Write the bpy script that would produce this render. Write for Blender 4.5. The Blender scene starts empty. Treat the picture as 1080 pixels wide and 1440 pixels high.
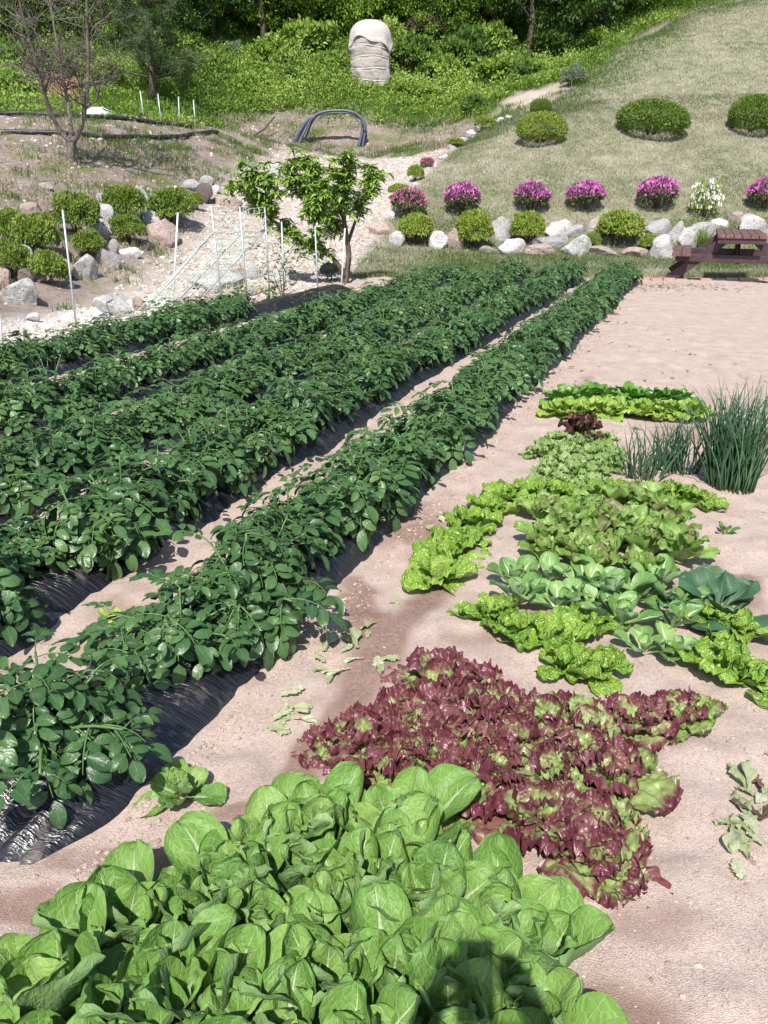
import bpy, bmesh, math, random
import numpy as np
from mathutils import Vector, Matrix, noise as mnoise
R = math.radians
PI = math.pi
sc = bpy.context.scene
COL = sc.collection

# ------------------------------------------------------------------ camera, sky, sun, exposure
CAM_H, PITCH, FPX = 1.55, R(22.4), 1130.0
cam_d = bpy.data.cameras.new("camera")
cam = bpy.data.objects.new("camera", cam_d)
COL.objects.link(cam)
cam.location = (0, 0, CAM_H)
cam.rotation_euler = (R(90) - PITCH, 0, 0)
cam_d.sensor_fit = 'VERTICAL'
cam_d.sensor_height = 24.0
cam_d.lens = 24.0 * FPX / 1440.0
cam_d.clip_start = 0.02
cam_d.clip_end = 500
sc.camera = cam

SUN_EL, SUN_AZ = R(50.5), R(9)          # shadows fall away from the camera, a little to the right
world = bpy.data.worlds.new("World")
sc.world = world
world.use_nodes = True
wn = world.node_tree
wn.nodes.clear()
sky = wn.nodes.new('ShaderNodeTexSky')
sky.sky_type = 'NISHITA'
sky.sun_disc = False
sky.sun_elevation = SUN_EL
sky.sun_rotation = PI + SUN_AZ
bg = wn.nodes.new('ShaderNodeBackground')
bg.inputs[1].default_value = 0.11
wo = wn.nodes.new('ShaderNodeOutputWorld')
wn.links.new(sky.outputs[0], bg.inputs[0])
wn.links.new(bg.outputs[0], wo.inputs[0])
sun_d = bpy.data.lights.new("sun", 'SUN')
sun_d.energy = 4.6
sun_d.angle = R(0.55)
sun_d.color = (1.0, 0.955, 0.89)
sun = bpy.data.objects.new("sun", sun_d)
COL.objects.link(sun)
sun.rotation_euler = (R(90) - SUN_EL, 0, -SUN_AZ)
sun.location = (-5, -20, 30)
sc.view_settings.view_transform = 'Standard'
sc.view_settings.look = 'None'
sc.view_settings.exposure = 0.62
sc.view_settings.gamma = 1

# ------------------------------------------------------------------ helpers: objects
def tag(o, label=None, cat=None, group=None, kind=None):
    if label: o['label'] = label
    if cat: o['category'] = cat
    if group: o['group'] = group
    if kind: o['kind'] = kind
    return o

def link(name, me, parent=None, loc=(0, 0, 0), rot=(0, 0, 0), scale=(1, 1, 1)):
    o = bpy.data.objects.new(name, me)
    COL.objects.link(o)
    o.location = loc
    o.rotation_euler = rot
    o.scale = scale if hasattr(scale, '__len__') else (scale,) * 3
    if parent: o.parent = parent
    return o

def thing(name, parts, label, cat, group=None, loc=(0, 0, 0), rot=(0, 0, 0), scale=1.0):
    """an Empty at the base of the thing, with one child per (part name, mesh[, sub-parts])"""
    r = link(name, None, None, loc, rot, scale)
    r.empty_display_size = 0.1
    tag(r, label, cat, group)
    for p in parts:
        c = link(p[0], p[1], r)
        if len(p) > 2:
            for s in p[2]:
                link(s[0], s[1], c)
    return r

ORD = "zeroth first second third fourth fifth sixth seventh eighth ninth tenth eleventh twelfth thirteenth fourteenth fifteenth sixteenth seventeenth eighteenth nineteenth twentieth".split()
def ordinal(n):
    if n <= 20: return ORD[n]
    t = {2: 'twent', 3: 'thirt', 4: 'fort', 5: 'fift'}[n // 10]
    return t + 'ieth' if n % 10 == 0 else t + 'y-' + ORD[n % 10]

# ------------------------------------------------------------------ helpers: geometry
class G:
    def __init__(s):
        s.V, s.UV, s.RN, s.Q, s.T, s.MQ, s.MT, s.n = [], [], [], [], [], [], [], 0
    def add(s, V, Q=None, uv=None, rnd=0.5, mi=0, T=None):
        V = np.asarray(V, float).reshape(-1, 3)
        k = len(V)
        s.V.append(V)
        s.UV.append(np.zeros((k, 2)) if uv is None else np.asarray(uv, float).reshape(-1, 2))
        s.RN.append(np.full(k, rnd) if np.isscalar(rnd) else np.asarray(rnd, float))
        if Q is not None and len(Q):
            Q = np.asarray(Q, int).reshape(-1, 4)
            s.Q.append(Q + s.n); s.MQ.append(np.full(len(Q), mi))
        if T is not None and len(T):
            T = np.asarray(T, int).reshape(-1, 3)
            s.T.append(T + s.n); s.MT.append(np.full(len(T), mi))
        s.n += k
    def arrays(s):
        V = np.concatenate(s.V); UV = np.concatenate(s.UV); RN = np.concatenate(s.RN)
        Q = np.concatenate(s.Q) if s.Q else np.zeros((0, 4), int)
        T = np.concatenate(s.T) if s.T else np.zeros((0, 3), int)
        M = np.concatenate(s.MQ + s.MT) if (s.MQ or s.MT) else np.zeros(0, int)
        return V, UV, RN, Q, T, M
    def mesh(s, name, mats, smooth=True):
        V, UV, RN, Q, T, M = s.arrays()
        return make_mesh(name, V, Q, T, mats, UV, RN, M, smooth)

def make_mesh(name, V, Q, T=None, mats=(), UV=None, RN=None, M=None, smooth=True, attrs=None):
    T = np.zeros((0, 3), int) if T is None else T
    me = bpy.data.meshes.new(name)
    loops = np.concatenate([Q.ravel(), T.ravel()]).astype(np.int32)
    starts = np.concatenate([np.arange(len(Q)) * 4, len(Q) * 4 + np.arange(len(T)) * 3]).astype(np.int32)
    me.vertices.add(len(V)); me.vertices.foreach_set('co', V.astype(np.float32).ravel())
    me.loops.add(len(loops)); me.loops.foreach_set('vertex_index', loops)
    me.polygons.add(len(starts)); me.polygons.foreach_set('loop_start', starts)
    if M is not None and len(M): me.polygons.foreach_set('material_index', M.astype(np.int32))
    me.polygons.foreach_set('use_smooth', np.full(len(starts), smooth))
    if UV is not None:
        uvl = me.uv_layers.new(name='UVMap')
        uvl.data.foreach_set('uv', UV[loops].astype(np.float32).ravel())
    if RN is not None:
        a = me.attributes.new('rnd', 'FLOAT', 'POINT'); a.data.foreach_set('value', RN.astype(np.float32))
    for k, v in (attrs or {}).items():
        a = me.attributes.new(k, 'FLOAT', 'POINT'); a.data.foreach_set('value', v.astype(np.float32))
    for m in (mats if isinstance(mats, (list, tuple)) else [mats]): me.materials.append(m)
    me.update(calc_edges=True)
    me.validate()
    return me

def rotz(a):
    c, s = math.cos(a), math.sin(a)
    return np.array([[c, -s, 0], [s, c, 0], [0, 0, 1]])
def rotx(a):
    c, s = math.cos(a), math.sin(a)
    return np.array([[1, 0, 0], [0, c, -s], [0, s, c]])
def roty(a):
    c, s = math.cos(a), math.sin(a)
    return np.array([[c, 0, s], [0, 1, 0], [-s, 0, c]])
def unit(v):
    return v / np.maximum(np.linalg.norm(v, axis=-1, keepdims=True), 1e-9)

def tube(g, pts, rad, seg=6, mi=0, rnd=0.5, cap=True):
    P = np.asarray(pts, float); n = len(P)
    r = np.full(n, rad, float) if np.isscalar(rad) else np.asarray(rad, float)
    if cap:
        P = np.concatenate([P[:1], P, P[-1:]]); r = np.concatenate([[1e-4], r, [1e-4]]); n += 2
    d = np.gradient(P, axis=0)
    if cap: d[0] = d[1] = P[2] - P[1]; d[-1] = d[-2] = P[-2] - P[-3]
    d = unit(d)
    ref = np.array([0, 0, 1.0]) if abs(d[:, 2]).mean() < 0.8 else np.array([1.0, 0, 0])
    a = unit(np.cross(d, ref)); b = np.cross(d, a)
    th = np.arange(seg) * 2 * PI / seg
    V = P[:, None] + r[:, None, None] * (np.cos(th)[None, :, None] * a[:, None] + np.sin(th)[None, :, None] * b[:, None])
    i = np.arange(n - 1)[:, None] * seg; j = np.arange(seg)[None]; k = (j + 1) % seg
    Q = np.stack([i + j, i + k, i + seg + k, i + seg + j], -1).reshape(-1, 4)
    L = np.concatenate([[0], np.cumsum(np.linalg.norm(np.diff(P, axis=0), axis=1))])
    uv = np.stack([np.broadcast_to(th / (2 * PI), (n, seg)), np.broadcast_to(L[:, None], (n, seg))], -1)
    g.add(V, Q, uv, rnd, mi)

def grid_faces(nu, nv):
    i = np.arange(nv)[:, None] * (nu + 1); j = np.arange(nu)[None]
    return np.stack([i + j, i + j + 1, i + nu + 2 + j, i + nu + 1 + j], -1).reshape(-1, 4)

def leaf_arr(L, W, shape, nu=6, nv=8, pitch=60, bend=-40, cup=0.3, ruf=0.0, freq=5, wav=0.0, crink=0.0, rng=random, bp=1.3):
    """one blade growing along +Y from the origin; returns verts, quads, uv"""
    v = 1 - (1 - np.linspace(0, 1, nv + 1)) ** 1.45; u = np.linspace(-1, 1, nu + 1); dv = np.diff(v)
    th = R(pitch) + R(bend) * v ** bp
    cy = np.concatenate([[0], np.cumsum(np.cos(th[:-1]) * L * dv)])
    cz = np.concatenate([[0], np.cumsum(np.sin(th[:-1]) * L * dv)])
    half = W / 2 * shape(v)
    U, Vv = np.meshgrid(u, v)
    Hf = half[:, None]
    p1, p2, p3, p4 = [rng.uniform(0, 6.28) for _ in range(4)]
    off = cup * U ** 2 * Hf
    if ruf:
        phi = np.arctan2(U * Hf / W * 2, Vv - .35)         # runs round the rim, tip included
        e = np.clip(np.maximum(U ** 2, np.clip((Vv - .45) / .55, 0, 1) ** 1.6), 0, 1) * np.clip(Vv * 2.2, 0, 1)
        off = off + ruf * e * (np.sin(freq * 2.6 * phi + p1) + .55 * np.sin(freq * 4.3 * phi + p2)) + .45 * ruf * np.sin(9 * U + 13 * Vv + p4) * np.clip(Vv * 1.5, 0, 1)
        grow = 1 + .9 * ruf / W * e * np.cos(freq * 2.6 * phi + p3)
    if wav:
        off = off + wav * np.sin(4 * U + 5 * Vv + p3) * Vv + wav * .7 * np.sin(-3 * U + 8 * Vv + p4) * Vv
    if crink:
        off = off + crink * (np.sin(13 * U + 17 * Vv + p1) * np.sin(19 * Vv - 9 * U + p2))
    X = U * Hf * (1 - 0.25 * min(1, abs(cup)) * U ** 2)
    if ruf: X = X * grow
    Y = cy[:, None] - off * np.sin(th)[:, None]
    Z = cz[:, None] + off * np.cos(th)[:, None]
    return (np.stack([X, Y, Z], -1).reshape(-1, 3), grid_faces(nu, nv),
            np.stack([(U + 1) / 2, Vv], -1).reshape(-1, 2))

def sh_obovate(v): return np.where(v < .62, .2 + .8 * np.sin(PI / 2 * np.clip(v / .62, 0, 1)) ** 1.5, np.sqrt(np.clip(1 - ((v - .62) / .3801) ** 2, 0, 1)))
def sh_ovate(v): return np.clip(2.15 * np.clip(v, 0, 1) ** .62 * np.clip(1 - v, 0, 1) ** .72 * .98, 0.02, 1)
def sh_round(v): return np.where(v < .55, .22 + .78 * np.sin(PI / 2 * np.clip(v / .55, 0, 1)) ** 1.1, np.sqrt(np.clip(1 - ((v - .55) / .4501) ** 2, 0, 1)) * .97 + .03)
def sh_spoon(v): return np.where(v < .38, .30 - .1 * np.sin(PI * v / .38), np.where(v < .65, .30 + .70 * np.sin(PI / 2 * np.clip((v - .38) / .27, 0, 1)) ** 1.2, np.sqrt(np.clip(1 - ((v - .65) / .3501) ** 2, 0, 1))))
def sh_lance(v): return np.clip(np.sin(PI * np.clip(v, 0, 1) ** .85), 0.03, 1)
def sh_frill(v): return (.18 + .82 * np.sin(PI * np.clip(v, 0, 1) ** 1.3) ** .8) * (1 + .25 * np.sin(v * 38))

def put_leaf(g, arr, az, base=(0, 0, 0), roll=0.0, rnd=0.5, mi=0, scale=1.0):
    V, Q, uv = arr
    M = rotz(az) @ roty(roll)
    g.add((V * scale) @ M.T + np.asarray(base), Q, uv, rnd, mi)

def quad_leaves(g, P, D, N, L, W, rnd, mi=0, fold=0.0):
    """many small simple leaves: rhombus with a kink, fully vectorised"""
    D = unit(D); S = unit(np.cross(D, N)); N = np.cross(S, D)
    L = np.broadcast_to(L, len(P))[:, None]; W = np.broadcast_to(W, len(P))[:, None]
    a = P; c = P + D * L - N * L * 0.12
    m = P + D * L * .48 + N * L * 0.06
    b = m + S * W * .5; d = m - S * W * .5
    V = np.stack([a, b, c, d], 1).reshape(-1, 3)
    Q = np.arange(len(P) * 4).reshape(-1, 4)
    uv = np.tile(np.array([[.5, 0], [1, .5], [.5, 1], [0, .5]]), (len(P), 1))
    g.add(V, Q, uv, np.repeat(np.broadcast_to(rnd, len(P)), 4), mi)

def rand_dir(rs, n):
    return unit(rs.normal(size=(n, 3)))

def box(g, c, s, mi=0, rot=None, bev=0.006, rnd=0.5):
    bm = bmesh.new()
    bmesh.ops.create_cube(bm, size=1)
    for v in bm.verts: v.co = Vector((v.co.x * s[0], v.co.y * s[1], v.co.z * s[2]))
    if bev: bmesh.ops.bevel(bm, geom=list(bm.edges), offset=bev, segments=2, affect='EDGES', profile=.6)
    bm.verts.index_update()
    V = np.array([v.co[:] for v in bm.verts])
    if rot is not None: V = V @ np.asarray(rot).T
    V = V + np.asarray(c)
    bmesh.ops.triangulate(bm, faces=[f for f in bm.faces if len(f.verts) > 4])
    Q = [[v.index for v in f.verts] for f in bm.faces if len(f.verts) == 4]
    T = [[v.index for v in f.verts] for f in bm.faces if len(f.verts) == 3]
    bm.free()
    g.add(V, Q, None, rnd, mi, T)

# ------------------------------------------------------------------ helpers: noise (numpy)
def _h(i, j, s):
    n = (i * 374761393 + j * 668265263 + s * 974634777) & 0xffffffff
    n = ((n ^ (n >> 13)) * 1274126177) & 0xffffffff
    return ((n ^ (n >> 16)) & 0xffff) / 65535.0
def vnoise(x, y, s=0):
    xi = np.floor(x).astype(np.int64); yi = np.floor(y).astype(np.int64)
    fx = x - xi; fy = y - yi
    fx = fx * fx * (3 - 2 * fx); fy = fy * fy * (3 - 2 * fy)
    a = _h(xi, yi, s); b = _h(xi + 1, yi, s); c = _h(xi, yi + 1, s); d = _h(xi + 1, yi + 1, s)
    return (a * (1 - fx) + b * fx) * (1 - fy) + (c * (1 - fx) + d * fx) * fy
def fbm(x, y, s=0, o=4):
    t = 0; a = .5
    for k in range(o):
        t = t + a * vnoise(x * 2 ** k + 17.3 * k, y * 2 ** k - 9.1 * k, s + k); a *= .5
    return t / (1 - .5 ** o)

# ------------------------------------------------------------------ helpers: materials
class NT:
    def __init__(s, name):
        s.m = bpy.data.materials.new(name); s.m.use_nodes = True
        s.t = s.m.node_tree; s.t.nodes.clear()
        s.out = s.t.nodes.new('ShaderNodeOutputMaterial')
    def n(s, typ, _props=None, **inp):
        d = s.t.nodes.new(typ)
        for k, v in (_props or {}).items(): setattr(d, k, v)
        for k, v in inp.items():
            k = k.replace('_', ' ')
            sock = d.inputs[int(k)] if k.isdigit() else d.inputs[k]
            s.set(sock, v)
        return d
    def set(s, sock, v):
        if isinstance(v, bpy.types.NodeSocket): s.t.links.new(v, sock)
        elif isinstance(v, bpy.types.Node): s.t.links.new(v.outputs[0], sock)
        else:
            if hasattr(v, '__len__') and len(v) == 3 and sock.type == 'RGBA': v = (*v, 1)
            sock.default_value = v
    def math(s, op, a, b=None, c=None, clamp=False):
        d = s.t.nodes.new('ShaderNodeMath'); d.operation = op; d.use_clamp = clamp
        for i, v in enumerate((a, b, c)):
            if v is not None: s.set(d.inputs[i], v)
        return d.outputs[0]
    def mix(s, f, a, b, blend='MIX'):
        d = s.t.nodes.new('ShaderNodeMix'); d.data_type = 'RGBA'; d.blend_type = blend
        s.set(d.inputs[0], f); s.set(d.inputs[6], a); s.set(d.inputs[7], b)
        return d.outputs[2]
    def step(s, x, lo, hi):
        d = s.t.nodes.new('ShaderNodeMapRange'); d.interpolation_type = 'SMOOTHSTEP'
        s.set(d.inputs[0], x); s.set(d.inputs[1], lo); s.set(d.inputs[2], hi)
        d.inputs[3].default_value = 0; d.inputs[4].default_value = 1
        return d.outputs[0]
    def ramp(s, x, stops):
        d = s.t.nodes.new('ShaderNodeValToRGB')
        e = d.color_ramp.elements
        while len(e) < len(stops): e.new(0.5)
        for q, (p, c) in zip(e, stops): q.position = p; q.color = (*c, 1)
        s.set(d.inputs[0], x)
        return d.outputs[0]
    def attr(s, name):
        d = s.t.nodes.new('ShaderNodeAttribute'); d.attribute_name = name
        return d.outputs['Fac']
    def noise(s, vec, scale, detail=3, rough=.55):
        d = s.n('ShaderNodeTexNoise', None, Scale=scale, Detail=detail, Roughness=rough)
        if vec is not None: s.set(d.inputs['Vector'], vec)
        return d.outputs[0]
    def pos(s): return s.n('ShaderNodeNewGeometry').outputs['Position']
    def objc(s): return s.n('ShaderNodeTexCoord').outputs['Object']
    def bump(s, h, strength=.5, dist=.01, nrm=None):
        d = s.n('ShaderNodeBump', None, Strength=strength, Distance=dist, Height=h)
        if nrm is not None: s.set(d.inputs['Normal'], nrm)
        return d.outputs[0]
    def bsdf(s, col, rough=.6, spec=.5, nrm=None, **kw):
        d = s.n('ShaderNodeBsdfPrincipled', None, Base_Color=col, Roughness=rough)
        s.set(d.inputs['Specular IOR Level'], spec)
        if nrm is not None: s.set(d.inputs['Normal'], nrm)
        for k, v in kw.items(): s.set(d.inputs[k.replace('_', ' ')], v)
        return d.outputs[0]
    def done(s, shader):
        s.set(s.out.inputs[0], shader); return s.m

def leaf_material(name, stops, rib, rib_w=.035, lat=7, lat_w=.10, rough=.42, trans=.25, spec=.5,
                  edge=None, edge_rng=(.2, .6), net=0.0, holes=False, under=None, bstr=.6, tcol=None, base_rib=0.0, net_fac=.28, net_b=.9, vein_fac=.6, vmix=.85, spots=None):
    t = NT(name)
    uv = t.n('ShaderNodeUVMap').outputs[0]
    sx = t.n('ShaderNodeSeparateXYZ', None, Vector=uv)
    u, v = sx.outputs[0], sx.outputs[1]
    au = t.math('MULTIPLY', t.math('ABSOLUTE', t.math('SUBTRACT', u, .5)), 2)
    rnd = t.attr('rnd')
    oc = t.objc()
    oi = t.n('ShaderNodeObjectInfo').outputs['Random']
    nz = t.noise(oc, 26, 3)
    f = t.math('ADD', t.math('ADD', t.math('MULTIPLY', rnd, .62), t.math('MULTIPLY', nz, .30)), t.math('MULTIPLY', t.math('SUBTRACT', oi, .3), .2))
    col = t.ramp(f, stops)
    if edge is not None:
        e = t.math('MAXIMUM', t.math('MULTIPLY', au, .8), v)
        e = t.math('ADD', e, t.math('MULTIPLY', t.math('SUBTRACT', t.noise(oc, 34, 3), .5), .55))
        e = t.math('ADD', e, t.math('MULTIPLY', t.math('SUBTRACT', rnd, .5), .5))
        ecol = t.ramp(t.math('ADD', t.math('MULTIPLY', rnd, .6), t.math('MULTIPLY', nz, .4)), edge)
        col = t.mix(t.step(e, *edge_rng), col, ecol)
    # veins
    wmid = t.math('MULTIPLY', t.math('SUBTRACT', 1.25, v), rib_w)
    if base_rib:
        wmid = t.math('ADD', wmid, t.math('MULTIPLY', t.math('POWER', t.math('SUBTRACT', 1.0, v), 2.5), base_rib))
    mid = t.math('SUBTRACT', 1.0, t.step(t.math('DIVIDE', au, wmid), .6, 1.3))
    q = t.math('SUBTRACT', t.math('MULTIPLY', v, lat), t.math('MULTIPLY', au, lat * .42))
    q = t.math('ADD', q, t.math('MULTIPLY', t.math('SUBTRACT', t.noise(uv, 5, 2), .5), .7))
    pp = t.math('MULTIPLY', t.math('PINGPONG', q, .5), 2)
    lat_m = t.math('MULTIPLY', t.math('SUBTRACT', 1.0, t.step(pp, lat_w * .3, lat_w)), t.math('SUBTRACT', 1.0, t.math('MULTIPLY', au, .55)))
    vein = t.math('MAXIMUM', mid, t.math('MULTIPLY', lat_m, vein_fac))
    hgt = t.math('MULTIPLY', vein, -1.0)
    if net:
        vo = t.n('ShaderNodeTexVoronoi', {'feature': 'DISTANCE_TO_EDGE'}, Scale=net)
        dv = t.n('ShaderNodeVectorMath', {'operation': 'MULTIPLY_ADD'})
        t.set(dv.inputs[0], t.n('ShaderNodeTexNoise', None, Scale=5.0, Vector=uv).outputs[1]); t.set(dv.inputs[1], (.12, .12, .12)); t.set(dv.inputs[2], uv)
        t.set(vo.inputs['Vector'], dv.outputs[0])
        ne = t.math('SUBTRACT', 1.0, t.step(vo.outputs[0], .015, .09))
        vein = t.math('MAXIMUM', vein, t.math('MULTIPLY', ne, net_fac))
        hgt = t.math('ADD', hgt, t.math('MULTIPLY', t.step(vo.outputs[0], 0, .30), net_b))
    col = t.mix(t.math('MULTIPLY', vein, vmix), col, rib)
    if spots is not None:
        sp = t.step(t.noise(oc, 55, 2), .66, .74)
        col = t.mix(t.math('MULTIPLY', sp, .7), col, spots)
    if under is not None:
        bf = t.n('ShaderNodeNewGeometry').outputs['Backfacing']
        col = t.mix(t.math('MULTIPLY', bf, .55), col, under)
    hgt = t.math('ADD', hgt, t.math('MULTIPLY', t.noise(oc, 90, 2), .5))
    nrm = t.bump(hgt, bstr, .004)
    sh = t.bsdf(col, rough, spec, nrm)
    if trans:
        tc = t.mix(.55, col, tcol) if tcol is not None else col
        tr = t.n('ShaderNodeBsdfTranslucent', None, Color=tc)
        sh = t.n('ShaderNodeMixShader', None, **{'0': trans, '1': sh, '2': tr.outputs[0]}).outputs[0]
    if holes:
        vh = t.n('ShaderNodeTexVoronoi', None, Scale=17.0)
        t.set(vh.inputs['Vector'], oc)
        rr = t.n('ShaderNodeSeparateColor', None, Color=vh.outputs['Color'])
        hm = t.math('MULTIPLY', t.math('LESS_THAN', vh.outputs['Distance'], t.math('MULTIPLY', rr.outputs[1], .075)), t.math('GREATER_THAN', rr.outputs[0], .55))
        sh = t.n('ShaderNodeMixShader', None, **{'0': hm, '1': sh, '2': t.n('ShaderNodeBsdfTransparent').outputs[0]}).outputs[0]
    return t.done(sh)

def simple_leaf(name, stops, rough=.5, trans=.25, spec=.4, patch=0.6, pfac=.35, tint=None):
    """for small leaves: colour by the leaf's own random value and by clump"""
    t = NT(name)
    f = t.math('ADD', t.math('MULTIPLY', t.attr('rnd'), 1 - pfac), t.math('MULTIPLY', t.noise(t.objc(), patch, 2), pfac))
    col = t.ramp(f, stops)
    sh = t.bsdf(col, rough, spec)
    if trans:
        sh = t.n('ShaderNodeMixShader', None, **{'0': trans, '1': sh, '2': t.n('ShaderNodeBsdfTranslucent', None, Color=col).outputs[0]}).outputs[0]
    return t.done(sh)

def bark_material(name, a, b, scale=14):
    t = NT(name)
    oc = t.objc()
    mp = t.n('ShaderNodeMapping', None, Vector=oc, Scale=(1, 1, .25))
    nz = t.noise(mp.outputs[0], scale, 5, .65)
    return t.done(t.bsdf(t.ramp(nz, [(.3, a), (.7, b)]), .85, .2, t.bump(nz, .8, .02)))
# ------------------------------------------------------------------ terrain: height from surveyed points (picture x, picture y, distance)
def ray(px, py):
    u = (px - 540) / FPX; v = (720 - py) / FPX
    return np.array([u, math.cos(PITCH) + v * math.sin(PITCH), -math.sin(PITCH) + v * math.cos(PITCH)])
def at(px, py, Y):
    d = ray(px, py); t = Y / d[1]
    return np.array([d[0] * t, Y, CAM_H + d[2] * t])
SURVEY = [  # hillside, path and bank on the left
    (430, 340, 18), (500, 260, 24), (560, 215, 28), (430, 205, 29.5), (520, 204, 29.5), (620, 207, 29), (500, 150, 32), (520, 122, 34.5),
    (520, 60, 39), (520, 0, 44), (100, 400, 12.2), (200, 345, 15.6), (290, 278, 20.3), (230, 372, 14.4), (340, 330, 17.5), (390, 250, 24),
    (0, 300, 13.6), (140, 270, 16.6), (300, 240, 21.8), (100, 230, 18.6), (0, 240, 17), (0, 190, 21), (100, 168, 23), (300, 190, 25.8),
    (380, 200, 28.5), (0, 165, 22.6), (100, 160, 25), (200, 160, 26.5), (0, 158, 25), (100, 100, 31), (100, 0, 41), (300, 130, 32), (300, 60, 38), (300, 0, 43), (-150, 0, 40),
    (-150, 100, 30), (-150, 180, 22), (-150, 300, 13),
    # grass mound on the right
    (560, 352, 18.6), (700, 350, 19.0), (940, 357, 18.7), (1080, 355, 18.7), (700, 312, 20.2), (900, 310, 20.2), (1080, 305, 20.2), (590, 300, 20.4), (560, 290, 21),
    (760, 200, 24.6), (920, 200, 24.6), (1080, 196, 24.9), (760, 165, 27), (650, 210, 25.6), (610, 250, 22.8), (720, 163, 28.5), (900, 110, 30), (850, 90, 33.2), (885, 60, 34.5),
    (1000, 18, 37.5), (1080, 60, 33), (1080, 5, 38), (1250, 200, 25), (1250, 60, 33), (1250, -20, 39), (1250, 320, 20.2), (1500, 320, 21),
    (700, 140, 32.5), (640, 160, 33), (620, 180, 31), (750, 100, 37), (800, 100, 38), (800, 50, 42), (800, 0, 46.5), (680, 50, 41), (650, 0, 45), (900, 20, 42)]
ctl = [at(*q) for q in SURVEY]
for yy in np.arange(-5, 15, 1.9):
    for xx in np.arange(-8, 16, 2.0):
        if xx > -7.9 + .41 * yy - .4: ctl.append((xx, yy, 0.0))
ctl += [(-8, 3, .1), (-9, 6, .5), (-11, 9, 1.2), (-14, 4, 1.2), (-18, 12, 2.2), (-8, -4, 0), (14, 16, .0), (20, 10, .1), (20, 0, 0), (16, 20, .5),
        (-22, 30, 5.2), (-30, 40, 9.5), (-20, 55, 14.5), (0, 58, 15.5), (15, 58, 16), (30, 50, 14), (30, 30, 5.6), (26, 22, 1.8), (0, 75, 23), (-35, 75, 23), (35, 75, 23), (-40, 20, 5), (40, 20, 1.5), (-30, 0, 2), (40, 0, 0), (0, -8, 0)]
ctl = np.array(ctl, float)
def _tps(d2): return .5 * d2 * np.log(np.maximum(d2, 1e-9))
_n = len(ctl)
_K = _tps(((ctl[:, None, :2] - ctl[None, :, :2]) ** 2).sum(-1)) + np.eye(_n) * 1.2
_P = np.c_[np.ones(_n), ctl[:, :2]]
_A = np.zeros((_n + 3, _n + 3)); _A[:_n, :_n] = _K; _A[:_n, _n:] = _P; _A[_n:, :_n] = _P.T
_w = np.linalg.solve(_A, np.r_[ctl[:, 2], 0, 0, 0])
def sdpoly(P, poly):
    """signed distance to a polygon, positive inside"""
    P = np.asarray(P, float); poly = np.asarray(poly, float)
    a = poly; b = np.roll(poly, -1, 0)
    d = np.full(len(P), 1e18); ins = np.zeros(len(P), bool)
    for (ax, ay), (bx, by) in zip(a, b):
        ex, ey = bx - ax, by - ay
        wx, wy = P[:, 0] - ax, P[:, 1] - ay
        t = np.clip((wx * ex + wy * ey) / max(ex * ex + ey * ey, 1e-12), 0, 1)
        d = np.minimum(d, (wx - ex * t) ** 2 + (wy - ey * t) ** 2)
        c = ((ay > P[:, 1]) != (by > P[:, 1]))
        with np.errstate(divide='ignore', invalid='ignore'):
            xx = ex * (P[:, 1] - ay) / (ey if ey else 1e-12) + ax
        ins ^= c & (P[:, 0] < xx)
    return np.where(ins, 1, -1) * np.sqrt(d)
GARDEN = np.array([(-8.0 + .41 * -5, -6), (-7.7 + .41 * 13.2, 13.2), (-.9, 14.4), (18, 14.6), (18, -6)])
def H(X, Y):
    X = np.atleast_1d(np.asarray(X, float)); Y = np.atleast_1d(np.asarray(Y, float))
    out = np.empty(len(X))
    for s in range(0, len(X), 20000):
        x, y = X[s:s + 20000], Y[s:s + 20000]
        d2 = (x[:, None] - ctl[None, :, 0]) ** 2 + (y[:, None] - ctl[None, :, 1]) ** 2
        out[s:s + 20000] = _tps(d2) @ _w[:_n] + _w[_n] + _w[_n + 1] * x + _w[_n + 2] * y
    sd = sdpoly(np.c_[X, Y], GARDEN)
    k = np.clip((sd + .9) / 1.2, 0, 1); k = k * k * (3 - 2 * k)
    return out * (1 - k)
def Hs(x, y): return float(H([x], [y])[0])
def pix(px, py):
    """the point of the terrain seen at a picture position"""
    d = ray(px, py)
    t = np.concatenate([np.arange(1, 20, .05), np.arange(20, 90, .15)])
    P = d[None] * t[:, None]; P[:, 2] += CAM_H
    below = P[:, 2] < H(P[:, 0], P[:, 1])
    if not below.any(): return P[-1]
    i = int(np.argmax(below))
    a, b = P[max(i - 1, 0)], P[i]
    fa = a[2] - Hs(a[0], a[1]); fb = b[2] - Hs(b[0], b[1])
    k = fa / (fa - fb) if fa != fb else 0
    p = a + (b - a) * k
    return np.array([p[0], p[1], Hs(p[0], p[1])])
def pxm(p):
    """picture pixels per metre at a point"""
    return FPX / (p[1] * math.cos(PITCH) - (p[2] - CAM_H) * math.sin(PITCH))
def wpoly(pts): return np.array([pix(*q)[:2] for q in pts])

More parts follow.
